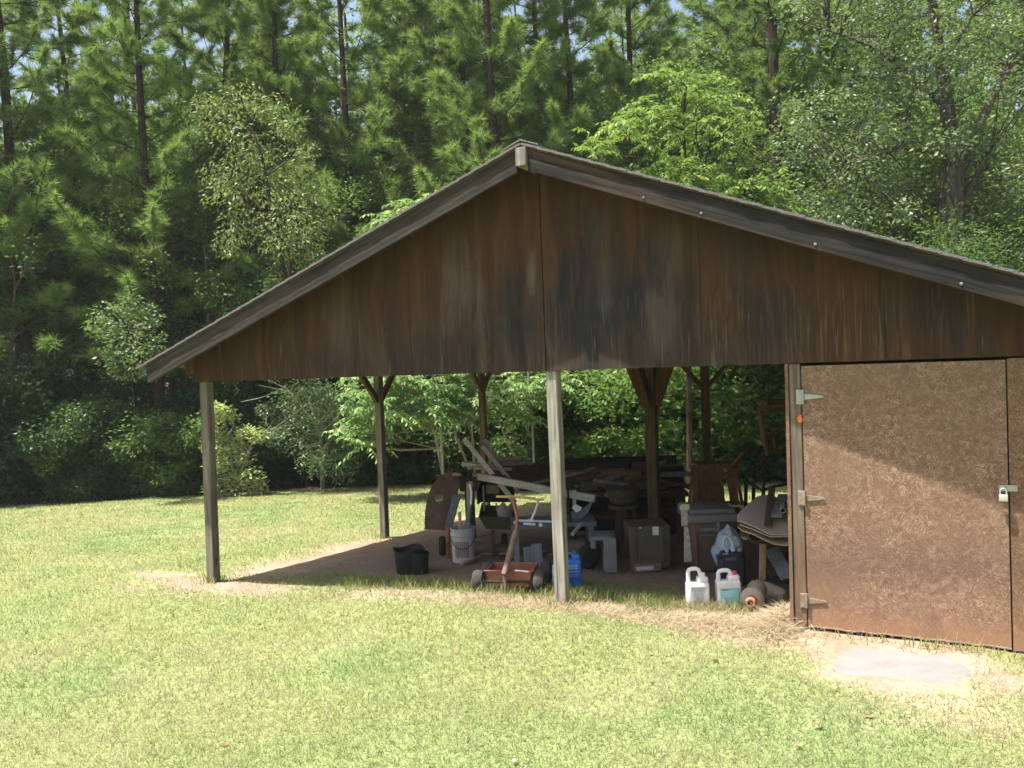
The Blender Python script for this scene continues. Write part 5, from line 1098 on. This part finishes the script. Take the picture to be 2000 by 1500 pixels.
for k in range(10):
    x = -80+k*235+rngv.uniform(-30, 30); d = rngv.uniform(23.5, 31)
    copy_thing(U[4], gd(x, d), rz=rngv.uniform(0, 6.3), sc=rngv.uniform(1.0, 1.35), label="tall leafy broadleaf tree filling the gap behind the front row of pines", group=GT)
# lit yellow-green shrubs under the forked tree
Y0 = broad(55, 3.9, .15, 1.35, 12, "sunny yellow green young tree left of the forked trunk's foot", gd(1770, 19.5), 'leafbright', name="understory_tree", npc=85, Lr=(.05, .085), stems=2)
Y0.scale = (1.75,)*3
for k, (x, d, s, lab) in enumerate(((1660, 20.5, 1.6, "sunny yellow green young tree above the roof, leftmost below the forked tree"), (1940, 19.5, 1.8, "sunny yellow green young tree right of the forked trunk"), (1720, 22.5, 2.0, "sunny yellow green tree standing behind the others below the forked tree"), (1470, 18.5, .9, "yellow green bush seen between the slatted chair and the twig chair"))):
    copy_thing(Y0, gd(x, d), rz=k*2.2+1, sc=s, label=lab)
# low bushes along the lawn edge
Bq = broad(56, 1.9, .05, 1.05, 9, "dark bush at the lawn edge in the left corner", gd(150, 19.0), 'leafdark', cat="bush", name="bush", npc=110, Lr=(.06, .10), stems=3, r0=.025, clr=.34)
Br = broad(57, 1.6, .05, .95, 8, "mid green bush at the lawn edge left of the first post", gd(300, 19.2), 'leafmid', cat="bush", name="bush", npc=110, Lr=(.06, .10), stems=3, r0=.02, clr=.32)
GE = "low bushes along the lawn edge"
for k, (x, d, v, s) in enumerate(((-40, 18.9, 0, 1.0), (60, 19.3, 0, 1.05), (215, 19.6, 1, 1.15), (255, 19.3, 0, .9), (360, 20, 0, 1.1), (420, 20.6, 0, 1.1), (520, 20.4, 0, .9), (575, 20.5, 0, 1.0), (700, 20.2, 0, 1.0), (745, 19.9, 1, .8), (790, 20.1, 0, 1.05), (835, 19.8, 0, .8), (900, 19, 0, 1.0), (960, 18.8, 1, 1.0), (1020, 18.5, 0, 1.0), (1090, 18.3, 0, 1.0), (1150, 18, 1, 1.15), (1210, 17.8, 1, 1.0), (1265, 17.6, 0, 1.0), (1330, 17.3, 1, 1.15), (1390, 17.5, 0, 1.0), (1445, 17.8, 0, .8), (1540, 17.5, 0, 1.0), (1620, 17, 1, 1.0))):
    copy_thing((Bq, Br)[v], gd(x+rngv.uniform(-18, 18), d+rngv.uniform(-.5, .9)), rz=k*1.9, sc=s*rngv.uniform(.6, 1.5), label="low dark green bush in the row of bushes along the lawn edge", group=GE)
# dark bushes behind the right end of the roof
Bi = broad(58, 4.0, .10, 1.5, 13, "tall dark ivy covered bush rising over the right end of the roof", gd(1965, 14.2), 'leafdark', cat="bush", name="bush", npc=150, Lr=(.05, .09), stems=2, r0=.04, clr=.4)
copy_thing(Bi, gd(1800, 15.0), rz=2.5, sc=.95, label="dark leafy bush peeping over the lower right roof slope")

# ------------------------------------------------------------------ far woods (one mass)
rq = np.random.default_rng(77); cs = []; 
for k in range(2300):
    x = rq.uniform(-500, 2500); dd = rq.uniform(36, 60); y = 900-(rq.random()**1.25)*1250
    if y < 380 and rq.random() < .5: continue
    cs.append(at(x, y, dd))
cs = np.array(cs); cs[:, 2] = np.maximum(cs[:, 2], -.5)
Vn, Fn, tn = leafcloud(rq, cs, rq.uniform(.6, 1.3, len(cs)), 62, (.18, .34), .6, .8, .2)
fw_ = npmesh("far_woods", Vn, Fn, M['leafmid'], tint=tn); fw_["kind"] = "stuff"; fw_["label"] = "mass of far trees behind the front rows of the woods"; fw_["category"] = "woods"
m = MB()
for k in range(70):
    x = rq.uniform(-400, 2400); b = gd(x, rq.uniform(30, 56)); r_ = rq.uniform(.07, .17); m.tube([b, b+V(rq.normal(0, .3), 0, 8), b+V(rq.normal(0, .5), 0, 17)], [r_, r_*.7, r_*.35], 7, caps=False)
m.build("tree_trunks", M['pinebark'], fw_)["kind"] = "stuff"

# ------------------------------------------------------------------ grass and straw
def grassmat(name):
    t = NT(name, .5, .3); c = t.attr("col", "Color"); t.color(c); tr = t.n("ShaderNodeBsdfTranslucent"); t.l(c, tr.inputs[0]); mx = t.n("ShaderNodeMixShader"); mx.inputs[0].default_value = .58
    t.l(t.b.outputs[0], mx.inputs[1]); t.l(tr.outputs[0], mx.inputs[2]); t.l(mx.outputs[0], t.t.nodes["Material Output"].inputs[0]); return t.m
M['grass'] = grassmat("grass_blades")
def blades(rng, X, Y, L, Wd, lean, col):
    n = len(X); az = rng.uniform(0, 6.283, n); lz = rng.normal(0, lean, (n, 2)); Z = ground_z(X, Y, masks(X, Y)[0])-.004
    b = np.stack([X, Y, Z], 1); sd = np.stack([np.cos(az), np.sin(az), np.zeros(n)], 1)*Wd[:, None]*.5
    d1 = unit(np.stack([lz[:, 0], lz[:, 1], np.ones(n)], 1)); d2 = unit(np.stack([lz[:, 0]*2.4, lz[:, 1]*2.4, np.ones(n)], 1))
    m_ = b+d1*L[:, None]*.55; e = m_+d2*L[:, None]*.5
    Vv = np.stack([b+sd, b-sd, m_-sd*.8, m_+sd*.8, e], 1).reshape(-1, 3); i = np.arange(n)*5
    F = np.concatenate([np.stack([i, i+1, i+2], 1), np.stack([i, i+2, i+3], 1), np.stack([i+3, i+2, i+4], 1)])
    C4 = np.concatenate([np.repeat(col, 5, 0), np.ones((5*n, 1))], 1)
    return Vv, F, C4
def visible(X, Y, mx=1000):
    P_ = np.stack([X, Y, g(X, Y)], 1)-CAM; z = P_@_f; px = 1000+FPX*(P_@_r)/z; py = 750-FPX*(P_@_u)/z
    return (z > .5) & (px > -mx) & (px < 2000+mx) & (py < 2150), z
rq = np.random.default_rng(5); N = 5200000
X = rq.uniform(-16, 6.5, N); Y = rq.uniform(-5.4, 10.9, N); ok, z = visible(X, Y); d, s, f = masks(X, Y)
dens = np.minimum(1, (3.6/np.maximum(z, .5))**1.35)
nb = vnoise(X, Y, .30, 21); 
keep = ok & (rq.random(N) < dens*np.clip(1.05-1.25*d, 0, 1)*np.clip(1-f*1.1, 0, 1)*(.80+.3*nb))
ax_, ay_, rx_, ry_ = 2.5, -.45, .36, .36
keep &= ~((np.abs(X-2.47) < .40) & (Y > -.90) & (Y < -.12) & (rq.random(N) < .93)) & ~((X > 1.8) & (Y > -.02)) & ~((Y > np.where(X < -.7, .70, 1.5)) & (Y < 6.4) & (X > -3.4) & (X < 1.9))
X, Y, z, s, d = X[keep], Y[keep], z[keep], s[keep], d[keep]; n = len(X); nb2 = vnoise(X, Y, .8, 31); nb3 = vnoise(X, Y, .22, 32)
pd = np.clip(.08+.85*s+.4*(nb2-.5)+.4*(nb3-.5)+.5*d, .03, .97); dry = rq.random(n) < pd
u = rq.random(n)[:, None]; gcol = np.array((.205, .255, .085))*(1-u)+np.array((.40, .425, .19))*u; gcol = gcol*(.88+.24*nb3[:, None])*(1+(nb2[:, None]-.5)*np.array((.50, .16, .30))+(vnoise(X, Y, 2.6, 33)[:, None]-.5)*np.array((.30, .08, .15))); scol = np.array((.27, .22, .14))*(1-u)+np.array((.46, .40, .29))*u
col = np.where(dry[:, None], scol, gcol); L = rq.uniform(.018, .050, n)*(1+.3*nb3)*np.where(s > .6, .8, 1); Wd = .0031*(np.maximum(z, 3)/4)**.8
Vn, Fn, Cn = blades(rq, X, Y, L, Wd*rq.uniform(.75, 1.5, n), .95, col)
gr = npmesh("lawn_grass", Vn, Fn, M['grass'], col=Cn); gr["kind"] = "stuff"; gr["label"] = "short sunlit lawn grass with dry patches around the shed"; gr["category"] = "grass"
# longer grass along the shade line and round the jugs
n = 5200; X = np.concatenate([rq.uniform(-2.2, 1.75, 3600), rq.normal(1.05, .35, 900), rq.normal(2.9, .5, 400), rq.normal(1.7, .06, 300), rq.normal(-3.59, .09, 130), rq.normal(.035, .09, 120), rq.normal(-3.62, .09, 90)]); Y = np.concatenate([rq.normal(.28, .13, 3600)+.25*0, rq.normal(.28, .13, 900), rq.normal(-.10, .05, 400), rq.normal(-.05, .12, 300), rq.normal(.03, .09, 130), rq.normal(.0, .08, 120), rq.normal(2.97, .1, 90)])
okk = ~((X > 1.78) & (Y > -.03)) & (vnoise(X, Y, .35, 41) > .36); X, Y = X[okk], Y[okk]; n = len(X); u = rq.random(n)[:, None]
dry = rq.random(n) < np.where(X > .9, .6, .35); col = np.where(dry[:, None], np.array((.45, .36, .2))*(.7+.5*u), np.array((.11, .17, .04))*(1-u)+np.array((.26, .34, .09))*u)
Vn, Fn, Cn = blades(rq, X, Y, rq.uniform(.05, .14, n), np.full(n, .0055), .35, col); o = npmesh("tall_grass", Vn, Fn, M['grass'], col=Cn); o["kind"] = "stuff"; o["label"] = "longer uncut grass along the shed's shade line"; o["category"] = "grass"
# loose straw heaped round the pipe fitting and the door post
n = 26000; X = np.concatenate([rq.normal(1.66, .10, 7000), rq.normal(1.30, .28, 8000), rq.uniform(-.8, 1.8, 11000)]); Y = np.concatenate([rq.normal(.12, .2, 7000), rq.normal(.04, .14, 8000), rq.normal(.02, .11, 11000)])
okk = ~((X > 1.76) & (Y > -.02)); X, Y = X[okk], Y[okk]; n = len(X); hz_ = .10*np.exp(-((X-1.72)/.10)**2-((Y-.2)/.25)**2)+.022*np.exp(-((X-1.3)/.35)**2-((Y-.05)/.2)**2)+.008
az = rq.uniform(0, 6.283, n); L = rq.uniform(.025, .11, n)*np.where(X > 1.55, 1.5, 1); dr = np.stack([np.cos(az), np.sin(az), rq.normal(.12, .28, n)], 1); p0 = np.stack([X, Y, ground_z(X, Y, masks(X, Y)[0])+rq.random(n)*hz_], 1); sd = unit(np.cross(dr, np.array((0, 0, 1.0))+rq.normal(0, .5, (n, 3))))*rq.uniform(.0009, .0020, n)[:, None]
mid = p0+dr*L[:, None]*.55; end = mid+(dr+np.stack([rq.normal(0, .35, n), rq.normal(0, .35, n), -np.abs(rq.normal(.25, .2, n))], 1))*L[:, None]*.5
Vn = np.stack([p0+sd, p0-sd, mid-sd, mid+sd, end], 1).reshape(-1, 3); i = np.arange(n)*5; Fn = np.concatenate([np.stack([i, i+1, i+2], 1), np.stack([i, i+2, i+3], 1), np.stack([i+3, i+2, i+4], 1)])
u = rq.random(n)[:, None]; col = np.array((.36, .285, .18))*(1-u)+np.array((.68, .59, .43))*u; Cn = np.concatenate([np.repeat(col, 5, 0), np.ones((5*n, 1))], 1)
o = npmesh("loose_straw", Vn, Fn, M['grass'], col=Cn); o["kind"] = "stuff"; o["label"] = "dry straw strewn along the shed front and heaped by the door post"; o["category"] = "straw"

# fallen leaves scattered on the lawn
n = 260; X = rq.uniform(-13, 5, n); Y = rq.uniform(-4, 9, n); okk = ~((X > -3.6) & (Y > -.1) & (Y < 6.3)); X, Y = X[okk], Y[okk]; n = len(X)
c = np.stack([X, Y, ground_z(X, Y, masks(X, Y)[0])+rq.uniform(.012, .032, n)], 1); Vn, Fn, tn = leafquads(c, rq.normal(size=(n, 3))*np.array((1, 1, .25)), rq.normal(0, .35, (n, 3))+np.array((0, 0, 1.0)), rq.uniform(.03, .075, n), rq.uniform(.02, .04, n), rq.random(n), .25)
M['deadleaf'] = leafmat("dead_leaves", (.16, .085, .04), (.33, .22, .12), (.50, .43, .32), .15, .6, .2)
o = npmesh("fallen_leaves", Vn, Fn, M['deadleaf'], tint=tn); o["kind"] = "stuff"; o["label"] = "brown fallen leaves scattered on the lawn"; o["category"] = "leaves"


# one thin even haze added round the whole scene, standing in for lens glare
hm = bpy.data.materials.new("glare_haze"); hm.use_nodes = True; hn = hm.node_tree; hn.nodes.remove(hn.nodes["Principled BSDF"])
hv = hn.nodes.new("ShaderNodeVolumePrincipled"); hv.inputs["Color"].default_value = (.95, .98, 1, 1); hv.inputs["Density"].default_value = .0005; hn.links.new(hv.outputs[0], hn.nodes["Material Output"].inputs["Volume"])
ho = MB().box((0, 0, 19.5), (680, 680, 43)).build("haze", hm); ho["kind"] = "stuff"
